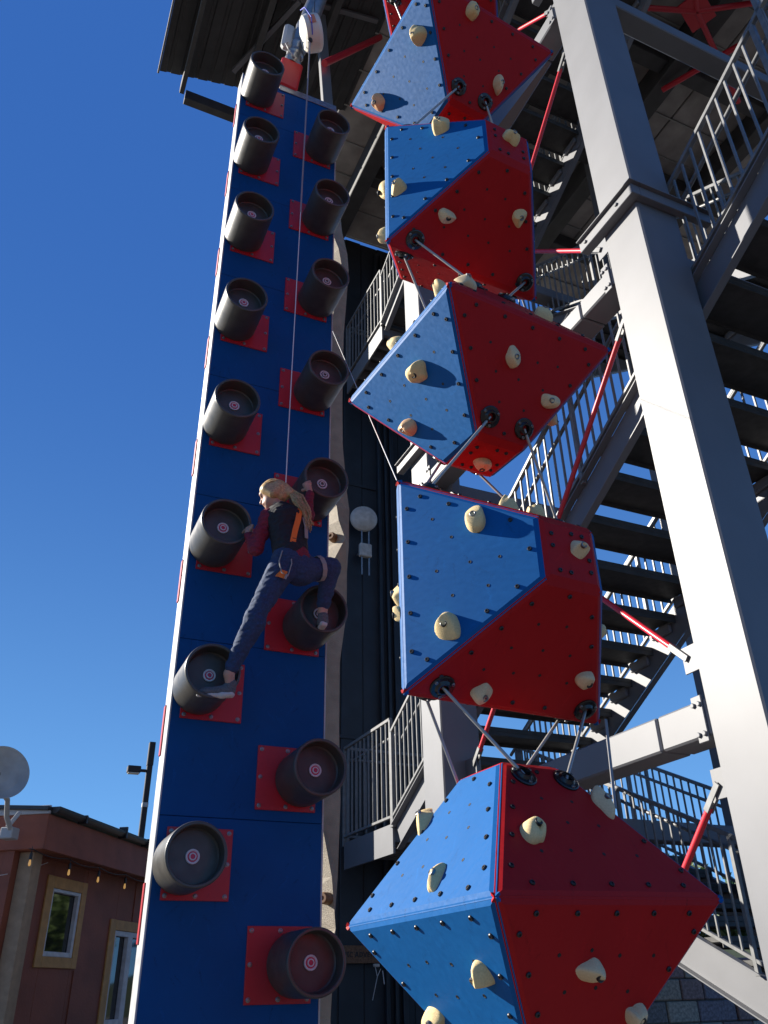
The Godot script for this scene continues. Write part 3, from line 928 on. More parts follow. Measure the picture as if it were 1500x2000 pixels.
	for k in 7:
		var f := (k - 3.0) / 3.0
		var a := Vector3(1.54, 4.83 + f * 0.01, -5.065 + absf(f) * 0.01)
		var b := Vector3(1.585 + f * 0.02, 4.755 + f * 0.018, -5.005 - absf(f) * 0.015)
		var c := Vector3(1.64 + f * 0.02, 4.66 + f * 0.014 + sin(k * 2.3) * 0.02, -5.0 - absf(f) * 0.015)
		var e := Vector3(1.662 + f * 0.016, 4.60 + sin(k * 1.7) * 0.03, -5.02)
		soft(st, [[a, b, 0.017, 0.017], [b, c, 0.017, 0.014], [c, e, 0.014, 0.004]], 0.007, 0.012)
	for k in 46:
		var f := rng.randf_range(-1.0, 1.0)
		var a := Vector3(1.53, 4.835 + f * 0.025, -5.06 + rng.randf_range(-0.02, 0.02))
		var b := Vector3(1.59 + f * 0.03, 4.755 + f * 0.03, -4.985 + rng.randf_range(-0.02, 0.012))
		var c := Vector3(1.645 + f * 0.035, 4.66 + rng.randf_range(-0.03, 0.03), -4.98 + rng.randf_range(-0.03, 0.015))
		var e := Vector3(1.675 + rng.randf_range(-0.04, 0.035), 4.56 + rng.randf_range(-0.06, 0.05), -5.0 + rng.randf_range(-0.03, 0.02))
		tube(st, [a, b, c, e], 0.0032, 5)
	for k in 60:
		var th := rng.randf_range(-1.3, 1.3)
		var q := []
		for j in 6:
			var ph := -0.5 + j * 0.42
			var dir := (look * cos(ph) * 0.9 + up * (0.35 + sin(ph) * 0.7) * cos(th) + side * sin(th) * 0.85 - look * sin(ph) * 0.6).normalized()
			q.append(head + up * 0.02 - look * 0.015 + dir * (0.099 + rng.randf_range(-0.002, 0.002)))
		tube(st, q, 0.0028, 5)
	part("hair", st, "hair", t)
	# shoes with pale soles
	st = mk()
	soft(st, [[Vector3(1.25, 3.375, -5.25), Vector3(1.245, 3.335, -5.26), 0.04, 0.04], [Vector3(1.24, 3.338, -5.26), Vector3(1.10, 3.322, -5.30), 0.037, 0.028], [Vector3(1.10, 3.322, -5.30), Vector3(1.065, 3.318, -5.305), 0.028, 0.022]], 0.008, 0.02)
	soft(st, [[Vector3(1.876, 3.945, -5.215), Vector3(1.878, 3.912, -5.222), 0.038, 0.037], [Vector3(1.878, 3.91, -5.225), Vector3(1.898, 3.905, -5.37), 0.036, 0.03], [Vector3(1.898, 3.905, -5.37), Vector3(1.902, 3.9, -5.4), 0.03, 0.024]], 0.008, 0.02)
	part("shoes", st, "shoe", t)
	st = mk()
	soft(st, [[Vector3(1.262, 3.306, -5.255), Vector3(1.2, 3.300, -5.27), 0.02, 0.019], [Vector3(1.25, 3.306, -5.24), Vector3(1.2, 3.3, -5.255), 0.02, 0.018], [Vector3(1.2, 3.3, -5.265), Vector3(1.055, 3.3, -5.305), 0.019, 0.017]], 0.007, 0.015)
	soft(st, [[Vector3(1.866, 3.882, -5.2), Vector3(1.886, 3.878, -5.38), 0.018, 0.016], [Vector3(1.89, 3.882, -5.205), Vector3(1.908, 3.878, -5.38), 0.018, 0.016]], 0.007, 0.015)
	part("soles", st, "sole", t)
	# harness
	st = mk()
	ribbon(st, [Vector3(1.59, 4.73, -5.035), Vector3(1.60, 4.66, -4.998), Vector3(1.585, 4.56, -4.982), Vector3(1.565, 4.47, -4.978), Vector3(1.548, 4.365, -4.968)], [Vector3(0, 0.4, 1), Vector3(0, 0.2, 1), Vector3.BACK, Vector3.BACK, Vector3.BACK], 0.042)
	ribbon(st, [Vector3(1.43, 4.145, -5.045), Vector3(1.468, 4.115, -4.985), Vector3(1.51, 4.10, -4.972)], [Vector3(-0.7, 0, 0.7), Vector3(-0.3, 0, 0.9), Vector3.BACK], 0.06)
	part("orange_strap", st, "orange", t)
	st = mk()
	ribbon(st, [Vector3(1.635, 4.60, -5.0), Vector3(1.652, 4.52, -4.992), Vector3(1.655, 4.43, -4.988)], [Vector3(0.3, 0, 1), Vector3(0.3, 0, 1), Vector3(0.3, 0, 1)], 0.03)
	part("grey_strap", st, "webbing_grey", t)
	st = mk()
	var axis := (rkn - rhip).normalized()
	var fb := frame(axis, Vector3.BACK)
	var band := []
	for k in 13:
		var a := TAU * k / 12.0
		band.append(rhip.lerp(rkn, 0.62) + (fb.x * cos(a) + fb.z * sin(a)) * 0.0935)
	for k in 12:
		var q: Vector3 = (band[k] + band[k + 1]) * 0.5
		var o := (q - rhip.lerp(rkn, 0.62)).normalized()
		var d: Vector3 = (band[k + 1] - band[k]).normalized()
		box(st, Transform3D(Basis(axis, d, axis.cross(d)), q), Vector3(0.035, 0.051, 0.005), 0.001)
	part("thigh_band", st, "webbing_grey", t)
	st = mk()
	ribbon(st, [Vector3(1.445, 4.315, -5.06), Vector3(1.49, 4.30, -4.985), Vector3(1.565, 4.29, -4.965), Vector3(1.64, 4.295, -4.98), Vector3(1.69, 4.305, -5.05)], [Vector3(-1, 0, 0.4), Vector3(-0.4, 0, 1), Vector3.BACK, Vector3(0.4, 0, 1), Vector3(1, 0, 0.4)], 0.045, 0.008)
	part("waist_belt", st, "black", t)
	st = mk()
	tube(st, [Vector3(1.48, 4.29, -4.985), Vector3(1.455, 4.2, -4.97), Vector3(1.475, 4.11, -4.962), Vector3(1.52, 4.09, -4.958), Vector3(1.545, 4.19, -4.962), Vector3(1.535, 4.29, -4.968)], 0.005, 6)
	bar(st, Vector3(1.513, 4.10, -4.955), Vector3(1.50, 4.06, -4.952), 0.016, 0.006)
	part("gear_loop", st, "webbing_grey", t)
# ---------- the steel stair tower ----------
const XC := 3.585      # left face of the near row of columns
func tower() -> void:
	var t := thing("steel_tower", "charcoal steel tower frame with thick square columns, beams and red bracing rods", "tower", Vector3(5.6, 0, -5.1))
	for c in [[XC, -3.08], [XC, -6.69], [7.2, -3.08], [7.2, -6.69]]:
		var st := mk()
		abox(st, Vector3(c[0], 0.0, c[1] - 0.4), Vector3(c[0] + 0.4, 14.15, c[1]), 0.012)
		var o := part("column", st, "steel", t)
		st = mk()
		abox(st, Vector3(c[0] - 0.1, 0.0, c[1] - 0.5), Vector3(c[0] + 0.5, 0.03, c[1] + 0.1), 0.004)
		part("base_plate", st, "steel", o)
		if c[0] < 5.0:
			for ly in [6.805, 10.5]:
				st = mk()
				var w := 0.085
				var z0: float = c[1] + 0.06
				var z1: float = c[1] - 0.4 - 0.2
				# collar ring of four butted channels, with thin lips
				abox(st, Vector3(c[0] - w, ly, z1), Vector3(c[0] - 0.002, ly + 0.1, z0), 0.004)
				abox(st, Vector3(c[0] - w - 0.03, ly + 0.102, z1), Vector3(c[0] - 0.002, ly + 0.112, z0 + 0.03), 0.002)
				abox(st, Vector3(c[0] - 0.001, ly, c[1] + 0.002), Vector3(c[0] + 0.7, ly + 0.1, z0), 0.004)
				abox(st, Vector3(c[0] - 0.001, ly + 0.102, c[1] + 0.002), Vector3(c[0] + 0.7, ly + 0.112, z0 + 0.03), 0.002)
				part("collar", st, "steel", o)
	# beams running back from the near columns
	for lv in [[2.812, 3.022], [6.315, 6.49], [10.0, 10.18]]:
		for xs in [XC + 0.004, 7.24]:
			var y0: float = lv[0]; var y1: float = lv[1]
			# two lengths butted at a splice
			for zz in [[-6.688, -3.905], [-3.893, -3.482]]:
				var st := mk()
				abox(st, Vector3(xs, y0, zz[0]), Vector3(xs + 0.24, y1, zz[1]), 0.012)
				part("beam", st, "steel", t)
		for zs in [-3.36, -6.97]:
			var st := mk()
			abox(st, Vector3(XC + 0.402, lv[0] + 0.01, zs), Vector3(7.198, lv[1] - 0.01, zs + 0.2), 0.01)
			part("beam", st, "steel", t)
	# bolted end plates where the beams meet the columns
	st_end_plates(t)
	# crossed bracing rods, one pair to each storey
	var rods := [[3.36, -3.72, 6.2, -6.56], [6.19, -3.66, 3.32, -6.54], [2.6, -3.69, 0.1, -6.2], [0.3, -3.69, 2.7, -6.3], [7.0, -3.72, 9.8, -6.52], [9.84, -3.68, 7.0, -6.5], [10.58, -3.67, 13.4, -6.5], [13.5, -3.67, 10.7, -6.5]]
	var flip := 0.0
	for r in rods:
		var a := Vector3(3.78 + flip, r[0], r[1]); var b := Vector3(3.78 + flip, r[2], r[3])
		flip = 0.04 - flip
		var d := (b - a).normalized()
		var st := mk()
		tube(st, [a + d * 0.16, b - d * 0.16], 0.021, 12)
		var o := part("bracing_rod", st, "rod_red", t)
		for g in [[a, -3.481], [b, -6.689]]:
			st = mk()
			var gp: Vector3 = g[0]
			abox(st, Vector3(gp.x - 0.006, gp.y - 0.085, minf(gp.z, g[1]) - (0.05 if g[1] > -5.0 else 0.0)), Vector3(gp.x + 0.006, gp.y + 0.085, maxf(gp.z, g[1]) + (0.05 if g[1] < -5.0 else 0.0)), 0.002)
			part("gusset_plate", st, "steel", o)
		for e in [[a, d], [b, -d]]:
			st = mk()
			var p: Vector3 = e[0]; var q: Vector3 = e[1]
			for s in [-1.0, 1.0]:
				bar(st, p + Vector3(s * 0.018, 0, 0), p + q * 0.19 + Vector3(s * 0.018, 0, 0), 0.01, 0.045, Vector3.RIGHT, 0.004)
			tube(st, [p + q * 0.13, p + q * 0.2], 0.017, 10)
			part("clevis", st, "rail", o)
	stairs(t)

func st_end_plates(t: Node) -> void:
	var st := mk()
	lathe(st, Transform3D.IDENTITY, [Vector2(0.016, 0.0), Vector2(0.016, 0.011), Vector2(0.012, 0.014), Vector2(0.0, 0.014)], 6)
	var nut := st.commit()
	for lv in [2.812, 6.315, 10.0]:
		for zz in [-3.53, -6.66]:
			st = mk()
			abox(st, Vector3(XC - 0.008, lv - 0.03, zz - 0.05), Vector3(XC + 0.0035, lv + 0.235, zz + 0.03), 0.003)
			var o := part("end_plate", st, "steel", t)
			for k in 4:
				inst("nut", nut, "steel", o, Transform3D(Basis(Vector3.UP, Vector3.LEFT, Vector3.BACK), Vector3(XC - 0.008, lv + 0.015 + (k / 2) * 0.17, zz - 0.034 + (k % 2) * 0.046)))
	for q in [[6.855, -3.2], [6.855, -3.6], [10.55, -3.2]]:
		inst("nut", nut, "rail", t, Transform3D(Basis(Vector3.UP, Vector3.LEFT, Vector3.BACK), Vector3(XC - 0.086, q[0], q[1])))

func flight(called_label: String, x0: float, x1: float, z0: float, y0: float, z1: float, y1: float, steps: int) -> void:
	var t := thing("stair_flight", called_label, "stairs", Vector3((x0 + x1) * 0.5, y0, z0), "stair flights of the tower")
	var a := Vector3(0, y0, z0); var b := Vector3(0, y1, z1)
	var d := (b - a).normalized()
	var nrm := Vector3(0, d.z, -d.y)
	if nrm.y < 0: nrm = -nrm
	for s in 2:
		var x := x0 if s == 0 else x1
		var o := -1.0 if s == 0 else 1.0
		var st := mk()
		var w := Vector3(x + o * -0.006, 0, 0)
		bar(st, a + w - nrm * 0.16, b + w - nrm * 0.16, 0.012, 0.30, Vector3.RIGHT, 0.002)
		bar(st, a + Vector3(x + o * 0.034, 0, 0) - nrm * 0.006, b + Vector3(x + o * 0.034, 0, 0) - nrm * 0.006, 0.066, 0.012, Vector3.RIGHT, 0.002)
		bar(st, a + Vector3(x + o * 0.034, 0, 0) - nrm * 0.314, b + Vector3(x + o * 0.034, 0, 0) - nrm * 0.314, 0.066, 0.012, Vector3.RIGHT, 0.002)
		part("stringer", st, "steel", t)
		railing(t, Vector3(x + o * 0.03, y0, z0), Vector3(x + o * 0.03, y1, z1), 1.03, o)
	var run := (z1 - z0) / steps
	var rise := (y1 - y0) / steps
	var st := mk()
	abox(st, Vector3(-(x1 - x0) * 0.5 + 0.014, -0.05, -0.2), Vector3((x1 - x0) * 0.5 - 0.014, -0.004, 0.2), 0.004)
	abox(st, Vector3(-(x1 - x0) * 0.5 + 0.014, -0.09, -0.198), Vector3((x1 - x0) * 0.5 - 0.014, -0.0505, -0.188))
	abox(st, Vector3(-(x1 - x0) * 0.5 + 0.014, -0.09, 0.188), Vector3((x1 - x0) * 0.5 - 0.014, -0.0505, 0.198))
	var tread := st.commit()
	st = mk()
	abox(st, Vector3(-0.02, -0.17, -0.135), Vector3(0.02, -0.0765, 0.135), 0.01)
	var brk := st.commit()
	for k in steps:
		var p := Vector3((x0 + x1) * 0.5, y0 + rise * (k + 0.55), z0 + run * (k + 0.5))
		var o := inst("tread", tread, "tread", t, Transform3D(Basis.IDENTITY, p))
		for s in [-1.0, 1.0]:
			inst("tread_bracket", brk, "steel", o, Transform3D(Basis.IDENTITY, p + Vector3(s * ((x1 - x0) * 0.5 - 0.036), 0, 0)))

# balusters between a and b (bottom line), with a bottom bar, a top rail and a grab rail on the inside
func railing(parent: Node, a: Vector3, b: Vector3, h: float, o: float) -> void:
	var st := mk()
	var up := Vector3(0, h, 0)
	bar(st, a + up, b + up, 0.04, 0.04, Vector3.UP.cross(b - a), 0.004)
	var top := part("handrail", st, "rail", parent)
	st = mk()
	bar(st, a + Vector3(0, 0.085, 0), b + Vector3(0, 0.085, 0), 0.035, 0.03, Vector3.UP.cross(b - a), 0.003)
	part("bottom_rail", st, "rail", parent)
	st = mk()
	var ins := (b - a).cross(Vector3.UP).normalized() * 0.09
	if ins.x * o > 0.0: ins = -ins
	tube(st, [a + up * 0.86 + ins, b + up * 0.86 + ins], 0.019, 8)
	part("grab_rail", st, "rail", parent)
	var n := int((b - a).length() / 0.125)
	st = mk()
	box(st, Transform3D.IDENTITY, Vector3(0.019, h - 0.12, 0.019), 0.002)
	var m := st.commit()
	st = mk()
	box(st, Transform3D.IDENTITY, Vector3(0.04, h + 0.02, 0.04), 0.003)
	var post := st.commit()
	for k in n + 1:
		var p := a.lerp(b, (k + 0.0) / n)
		if k % 12 == 0 or k == n:
			inst("rail_post", post, "rail", top, Transform3D(Basis.IDENTITY, p + Vector3(0, (h + 0.02) * 0.5 - 0.03, 0)))
		else:
			inst("baluster", m, "rail", top, Transform3D(Basis.IDENTITY, p + Vector3(0, 0.1 + (h - 0.12) * 0.5 - 0.0, 0)))

func landing(label: String, y: float, z0: float, z1: float) -> void:
	var t := thing("stair_landing", label, "landing", Vector3(5.7, y, (z0 + z1) * 0.5), "landings of the stair tower")
	var st := mk()
	abox(st, Vector3(4.06, y - 0.03, z0), Vector3(7.39, y, z1))
	part("deck_plate", st, "tread", t)
	for x in [[4.03, 4.058], [7.392, 7.42]]:
		st = mk()
		abox(st, Vector3(x[0], y - 0.3, z0), Vector3(x[1], y + 0.012, z1), 0.002)
		part("edge_channel", st, "steel", t)
	for k in 6:
		st = mk()
		var z := lerpf(z0 + 0.06, z1 - 0.06, k / 5.0)
		abox(st, Vector3(4.06, y - 0.17, z - 0.03), Vector3(7.39, y - 0.031, z + 0.03))
		part("joist", st, "steel", t)
	var lowz := minf(z0, z1)
	var highz := maxf(z0, z1)
	railing(t, Vector3(4.03, y, lowz), Vector3(4.03, y, highz), 1.18, -1.0)
	railing(t, Vector3(7.42, y, lowz), Vector3(7.42, y, highz), 1.18, 1.0)
	if lowz < -8.0: railing(t, Vector3(4.07, y, lowz + 0.02), Vector3(7.38, y, lowz + 0.02), 1.18, 1.0)

func stairs(_t: Node) -> void:
	flight("lowest stair flight rising from the ground to the rear landing of the tower", 5.8, 7.38, -2.9, 0.35, -8.75, 3.16, 15)
	landing("lower rear stair landing with grey baluster railing beside the dark wall", 3.19, -10.25, -8.78)
	flight("grey open-tread stair flight behind the square-sided module, rising to the second level", 4.06, 5.7, -8.75, 3.19, -1.82, 6.88, 18)
	landing("middle stair landing at the level of the column collar", 6.9, -1.95, -0.6)
	flight("upper far stair flight climbing back from the collar level", 5.8, 7.38, -2.0, 6.9, -8.3, 10.58, 18)
	landing("upper rear stair landing with sunlit white railing beside the dark wall", 10.6, -10.25, -8.78)
	flight("topmost stair flight rising from the upper rear landing under the roof", 4.06, 5.7, -8.75, 10.6, -1.98, 14.0, 17)

func roof() -> void:
	var t := thing("canopy_roof", "dark corrugated canopy roof with beams above the climbing walls", "roof", Vector3(5.0, 13.4, -5.0))
	# corrugated overhang, ribs along Z, rising to the right
	var st := mk()
	var x := 0.1
	var prof := []
	while x < 2.95:
		for q in [[0.0, 0.0], [0.09, 0.0], [0.105, 0.016], [0.145, 0.016], [0.16, 0.0]]:
			prof.append(Vector2(x + q[0], 13.5 + (x + q[0] - 0.1) * 0.26 + q[1]))
		x += 0.2
	for i in prof.size() - 1:
		var a: Vector2 = prof[i]; var b: Vector2 = prof[i + 1]
		var z0 := -7.95; var z1 := -1.5
		quad(st, Vector3(a.x, a.y, z0), Vector3(b.x, b.y, z0), Vector3(b.x, b.y, z1), Vector3(a.x, a.y, z1), Vector3.DOWN)
		quad(st, Vector3(a.x, a.y + 0.012, z0), Vector3(b.x, b.y + 0.012, z0), Vector3(b.x, b.y + 0.012, z1), Vector3(a.x, a.y + 0.012, z1), Vector3.UP)
		quad(st, Vector3(a.x, a.y, z0), Vector3(b.x, b.y, z0), Vector3(b.x, b.y + 0.012, z0), Vector3(a.x, a.y + 0.012, z0), Vector3.FORWARD)
	part("roof_sheet", st, "roof", t)
	st = mk()
	abox(st, Vector3(0.07, 13.44, -7.96), Vector3(0.098, 13.58, -1.5), 0.004)
	part("edge_trim", st, "rail", t)
	# rafters and beams under the overhang
	for q in [[0.43, 0.07, 13.30, 13.56], [1.31, 0.09, 13.5, 13.79], [2.2, 0.09, 13.7, 14.0]]:
		st = mk()
		abox(st, Vector3(q[0], q[2], -8.05), Vector3(q[0] + q[1], q[3], -1.5), 0.006)
		part("rafter", st, "roof", t)
	st = mk()
	bar(st, Vector3(0.52, 13.36, -8.12), Vector3(3.0, 13.32, -8.12), 0.12, 0.2, Vector3.BACK, 0.006)
	part("edge_beam", st, "roof", t)
	for zq in [-6.35, -4.6, -2.9]:
		st = mk()
		bar(st, Vector3(0.12, 13.47, zq), Vector3(2.95, 14.2, zq), 0.07, 0.05, Vector3.BACK, 0.004)
		part("purlin", st, "steel", t)
	st = mk()
	bar(st, Vector3(1.72, 13.75, -6.3), Vector3(1.12, 13.62, -7.6), 0.07, 0.07, Vector3.RIGHT, 0.004)
	part("diagonal_strut", st, "steel", t)
	st = mk()
	bar(st, Vector3(2.02, 13.5, -6.25), Vector3(2.1, 10.75, -6.0), 0.13, 0.08, Vector3.RIGHT, 0.006)
	part("hanger_post", st, "steel", t)
	# flat deck above the tower: planks with open joints on joists
	var kz := 0
	var z := -10.4
	while z < -1.0:
		for xx in [[2.96, 5.49], [5.51, 8.19], [8.21, 11.0]]:
			st = mk()
			abox(st, Vector3(xx[0], 14.30, z + 0.004), Vector3(xx[1], 14.35, z + 0.636), 0.012)
			part("deck_panel", st, "deck", t)
		st = mk()
		abox(st, Vector3(2.96, 14.27, z - 0.012), Vector3(11.0, 14.299, z + 0.012), 0.003)
		part("joint_strip", st, "seam", t)
		z += 0.64
		kz += 1
	st = mk()
	abox(st, Vector3(2.9, 14.352, -10.45), Vector3(11.1, 14.4, -0.95), 0.004)
	part("roof_skin", st, "roof", t)
	for q in [[3.62, 0.26], [5.42, 0.2], [7.25, 0.3], [9.3, 0.24]]:
		st = mk()
		abox(st, Vector3(q[0], 13.78, -10.38), Vector3(q[0] + q[1], 14.25, -1.0), 0.01)
		part("main_beam", st, "roof", t)
	for q in [-3.42, -5.2, -7.0, -8.9]:
		for xx in [[3.885, 5.415], [5.625, 7.245], [7.555, 9.295], [9.545, 11.0]]:
			st = mk()
			abox(st, Vector3(xx[0], 13.9, q), Vector3(xx[1], 14.24, q + 0.22), 0.01)
			part("cross_beam", st, "roof", t)
	# red wind bracing under the deck
	var node := Vector3(6.95, 13.62, -4.12)
	for e in [Vector3(5.75, 13.62, -4.55), Vector3(8.55, 13.62, -4.95), Vector3(8.6, 13.62, -3.1), Vector3(5.7, 13.62, -3.0)]:
		st = mk()
		tube(st, [node, e], 0.04, 10)
		part("wind_brace", st, "rod_red", t)
	st = mk()
	box(st, Transform3D(Basis.IDENTITY.rotated(Vector3.UP, 0.4), node), Vector3(0.5, 0.03, 0.36), 0.005)
	part("gusset", st, "rod_red", t)
	for e in [[Vector3(7.35, 13.7, -5.3), Vector3(7.85, 13.55, -4.2)], [Vector3(8.1, 13.55, -7.2), Vector3(8.9, 13.6, -8.4)], [Vector3(2.96, 13.7, -6.3), Vector3(2.0, 11.9, -5.95)], [Vector3(4.0, 13.6, -8.7), Vector3(5.6, 13.6, -7.4)]]:
		st = mk()
		tube(st, e, 0.045, 10)
		part("wind_brace", st, "rod_red", t)

func dark_wall() -> void:
	var t := thing("clad_wall", "dark charcoal metal clad wall behind the stair landings", "wall", Vector3(3.9, 0, -10.45))
	var x := 2.72
	var k := 0
	while x < 5.3:
		var st := mk()
		abox(st, Vector3(x, 0.0, -10.55), Vector3(x + 0.31, 14.2, -10.4 - (0.012 if k % 2 else 0.0)), 0.004)
		part("cladding_sheet", st, "clad", t)
		st = mk()
		abox(st, Vector3(x + 0.311, 0.0, -10.55), Vector3(x + 0.329, 14.2, -10.42))
		part("joint_channel", st, "black", t)
		x += 0.33
		k += 1
	for q in [[4.62, 0.05], [4.74, 0.04], [4.84, 0.06]]:
		var st := mk()
		abox(st, Vector3(q[0], 0.0, -10.3985), Vector3(q[0] + q[1], 14.0, -10.33), 0.006)
		part("downpipe_trim", st, "clad", t)
	for y in [4.55, 8.6, 12.0]:
		var st := mk()
		abox(st, Vector3(2.73, y, -10.3985), Vector3(4.6, y + 0.05, -10.385), 0.003)
		part("ledger", st, "clad", t)
	# sign
	t = thing("wood_sign", "brown wooden sign with dark lettering on the dark wall", "sign", Vector3(4.45, 1.88, -10.3))
	var st := mk()
	abox(st, Vector3(3.94, 1.88, -10.325), Vector3(5.05, 2.07, -10.3), 0.004)
	part("board", st, "sign", t)
	var tm := TextMesh.new()
	var f := SystemFont.new()
	f.font_names = PackedStringArray(["Droid Sans"])
	f.font_weight = 700
	tm.font = f
	tm.text = "EPIC ADVENTURE"
	tm.font_size = 64
	tm.pixel_size = 0.00125
	tm.depth = 0.004
	tm.horizontal_alignment = HORIZONTAL_ALIGNMENT_LEFT
	inst("lettering", tm, "ink", t, Transform3D(Basis.IDENTITY, Vector3(4.0, 1.972, -10.298)))
	# the little camera rig below the sign
	t = thing("light_fitting", "small white light on thin stalks below the wooden sign", "lamp", Vector3(4.43, 1.55, -10.2))
	st = mk()
	box(st, Transform3D(Basis.IDENTITY, Vector3(4.44, 1.855, -10.22)), Vector3(0.07, 0.035, 0.05), 0.008)
	part("head", st, "radome", t)
	st = mk()
	tube(st, [Vector3(4.43, 1.84, -10.23), Vector3(4.46, 1.74, -10.24), Vector3(4.46, 1.5, -10.39)], 0.005, 6)
	tube(st, [Vector3(4.5, 1.82, -10.23), Vector3(4.46, 1.74, -10.24)], 0.004, 6)
	tube(st, [Vector3(4.52, 1.8, -10.22), Vector3(4.54, 1.66, -10.22)], 0.006, 6)
	part("stalk", st, "wire_white", t)
	# round antenna on a pole mount
	t = thing("round_antenna", "round pale antenna dome on twin rods with a small box, fixed to the dark wall", "antenna", Vector3(4.32, 6.95, -10.3))
	st = mk()
	lathe(st, Transform3D(frame(Vector3(-0.25, -0.1, 1)), Vector3(4.3, 7.9, -10.2)), [Vector2(0.0, -0.06), Vector2(0.15, -0.055), Vector2(0.2, -0.02), Vector2(0.213, 0.02), Vector2(0.2, 0.05), Vector2(0.15, 0.085), Vector2(0.08, 0.105), Vector2(0.0, 0.11)], 32)
	part("dome", st, "radome", t)
	st = mk()
	abox(st, Vector3(4.23, 7.25, -10.24), Vector3(4.42, 7.47, -10.16), 0.012)
	part("radio_box", st, "radome", t)
	st = mk()
	for q in [4.27, 4.385]:
		tube(st, [Vector3(q, 6.95, -10.2), Vector3(q, 7.75, -10.2)], 0.014, 8)
		tube(st, [Vector3(q, 7.36, -10.2), Vector3(q, 7.36, -10.4)], 0.012, 6)
	part("mount_rod", st, "galv", t)

func rock_wall() -> void:
	# faceted beige rock wall behind the barrel wall: an uneven arete between a left face and a front face
	var t := thing("rock_wall", "pale beige faceted rock-like climbing wall edge behind the blue wall", "climbing wall", Vector3(2.4, 0, -7.9))
	# y, arete x, arete z, right edge x
	var L := [[0.0, 2.68, -7.25, 2.78], [1.41, 2.60, -7.3, 2.74], [2.05, 2.745, -7.16, 2.76], [2.45, 2.72, -7.2, 2.79], [3.1, 2.60, -7.28, 2.81], [3.7, 2.60, -7.3, 2.79], [4.4, 2.635, -7.27, 2.79], [4.95, 2.62, -7.28, 2.86], [5.4, 2.66, -7.22, 2.86], [5.72, 2.79, -7.12, 2.88], [5.95, 2.73, -7.16, 2.88], [6.15, 2.72, -7.2, 2.885], [6.4, 2.605, -7.3, 2.85], [7.0, 2.62, -7.28, 2.80], [7.6, 2.60, -7.3, 2.79], [8.67, 2.61, -7.28, 2.80], [9.2, 2.69, -7.2, 2.83], [9.8, 2.725, -7.16, 2.86], [10.1, 2.70, -7.2, 2.84], [10.5, 2.62, -7.28, 2.76], [11.2, 2.56, -7.35, 2.7]]
	for i in L.size() - 1:
		var p: Array = L[i]; var q: Array = L[i + 1]
		var st := mk()
		var a0 := Vector3(p[1], p[0], p[2]); var a1 := Vector3(q[1], q[0], q[2])
		var b0 := Vector3(2.2, p[0], -8.5); var b1 := Vector3(2.2, q[0], -8.5)
		var r0 := Vector3(p[3], p[0], -7.24); var r1 := Vector3(q[3], q[0], -7.24)
		var k0 := Vector3(p[3] - 0.03, p[0], -8.5); var k1 := Vector3(q[3] - 0.03, q[0], -8.5)
		var m := (a0 + a1) * 0.5 + Vector3(-0.17 + 0.05 * sin(i * 2.1), 0, -0.42)
		for f in [[b0, b1], [b1, a1], [a1, a0], [a0, b0]]:
			tri(st, m, f[0], f[1], Vector3(-1, 0, 0.4))
		tri(st, a0, a1, r0, Vector3.BACK); tri(st, a1, r1, r0, Vector3.BACK)
		quad(st, r0, r1, k1, k0, Vector3.RIGHT)
		quad(st, k0, k1, b1, b0, Vector3.FORWARD)
		part("rock_panel", st, "rock", t)
	for q in [[2.665, 2.28, -7.2], [2.70, 5.78, -7.25]]:
		var st := mk()
		lathe(st, Transform3D(frame(Vector3(-0.8, 0.0, 0.6)), Vector3(q[0], q[1], q[2])), [Vector2(0.05, -0.05), Vector2(0.048, 0.03), Vector2(0.038, 0.05), Vector2(0.018, 0.05), Vector2(0.016, 0.03), Vector2(0.0, 0.03)], 16)
		part("knob", st, "rock_knob", t)
# ---------- the red-brown building on the left ----------
const HC := Vector3(0.567, 0.0, -11.458)
const HD := Vector3(0.54342, 0.0, -0.83946)
const HN := Vector3(0.83946, 0.0, 0.54342)
func hp(s: float, y: float, o: float) -> Vector3:
	return HC + HD * s + HN * o + Vector3(0, y, 0)
# box in house coordinates: s along the front, y up, o outwards
func hbox(st: SurfaceTool, a: Vector3, b: Vector3, ch := 0.004) -> void:
	box(st, Transform3D(Basis(HD, Vector3.UP, HN), hp((a.x + b.x) * 0.5, (a.y + b.y) * 0.5, (a.z + b.z) * 0.5)), (b - a).abs(), ch)

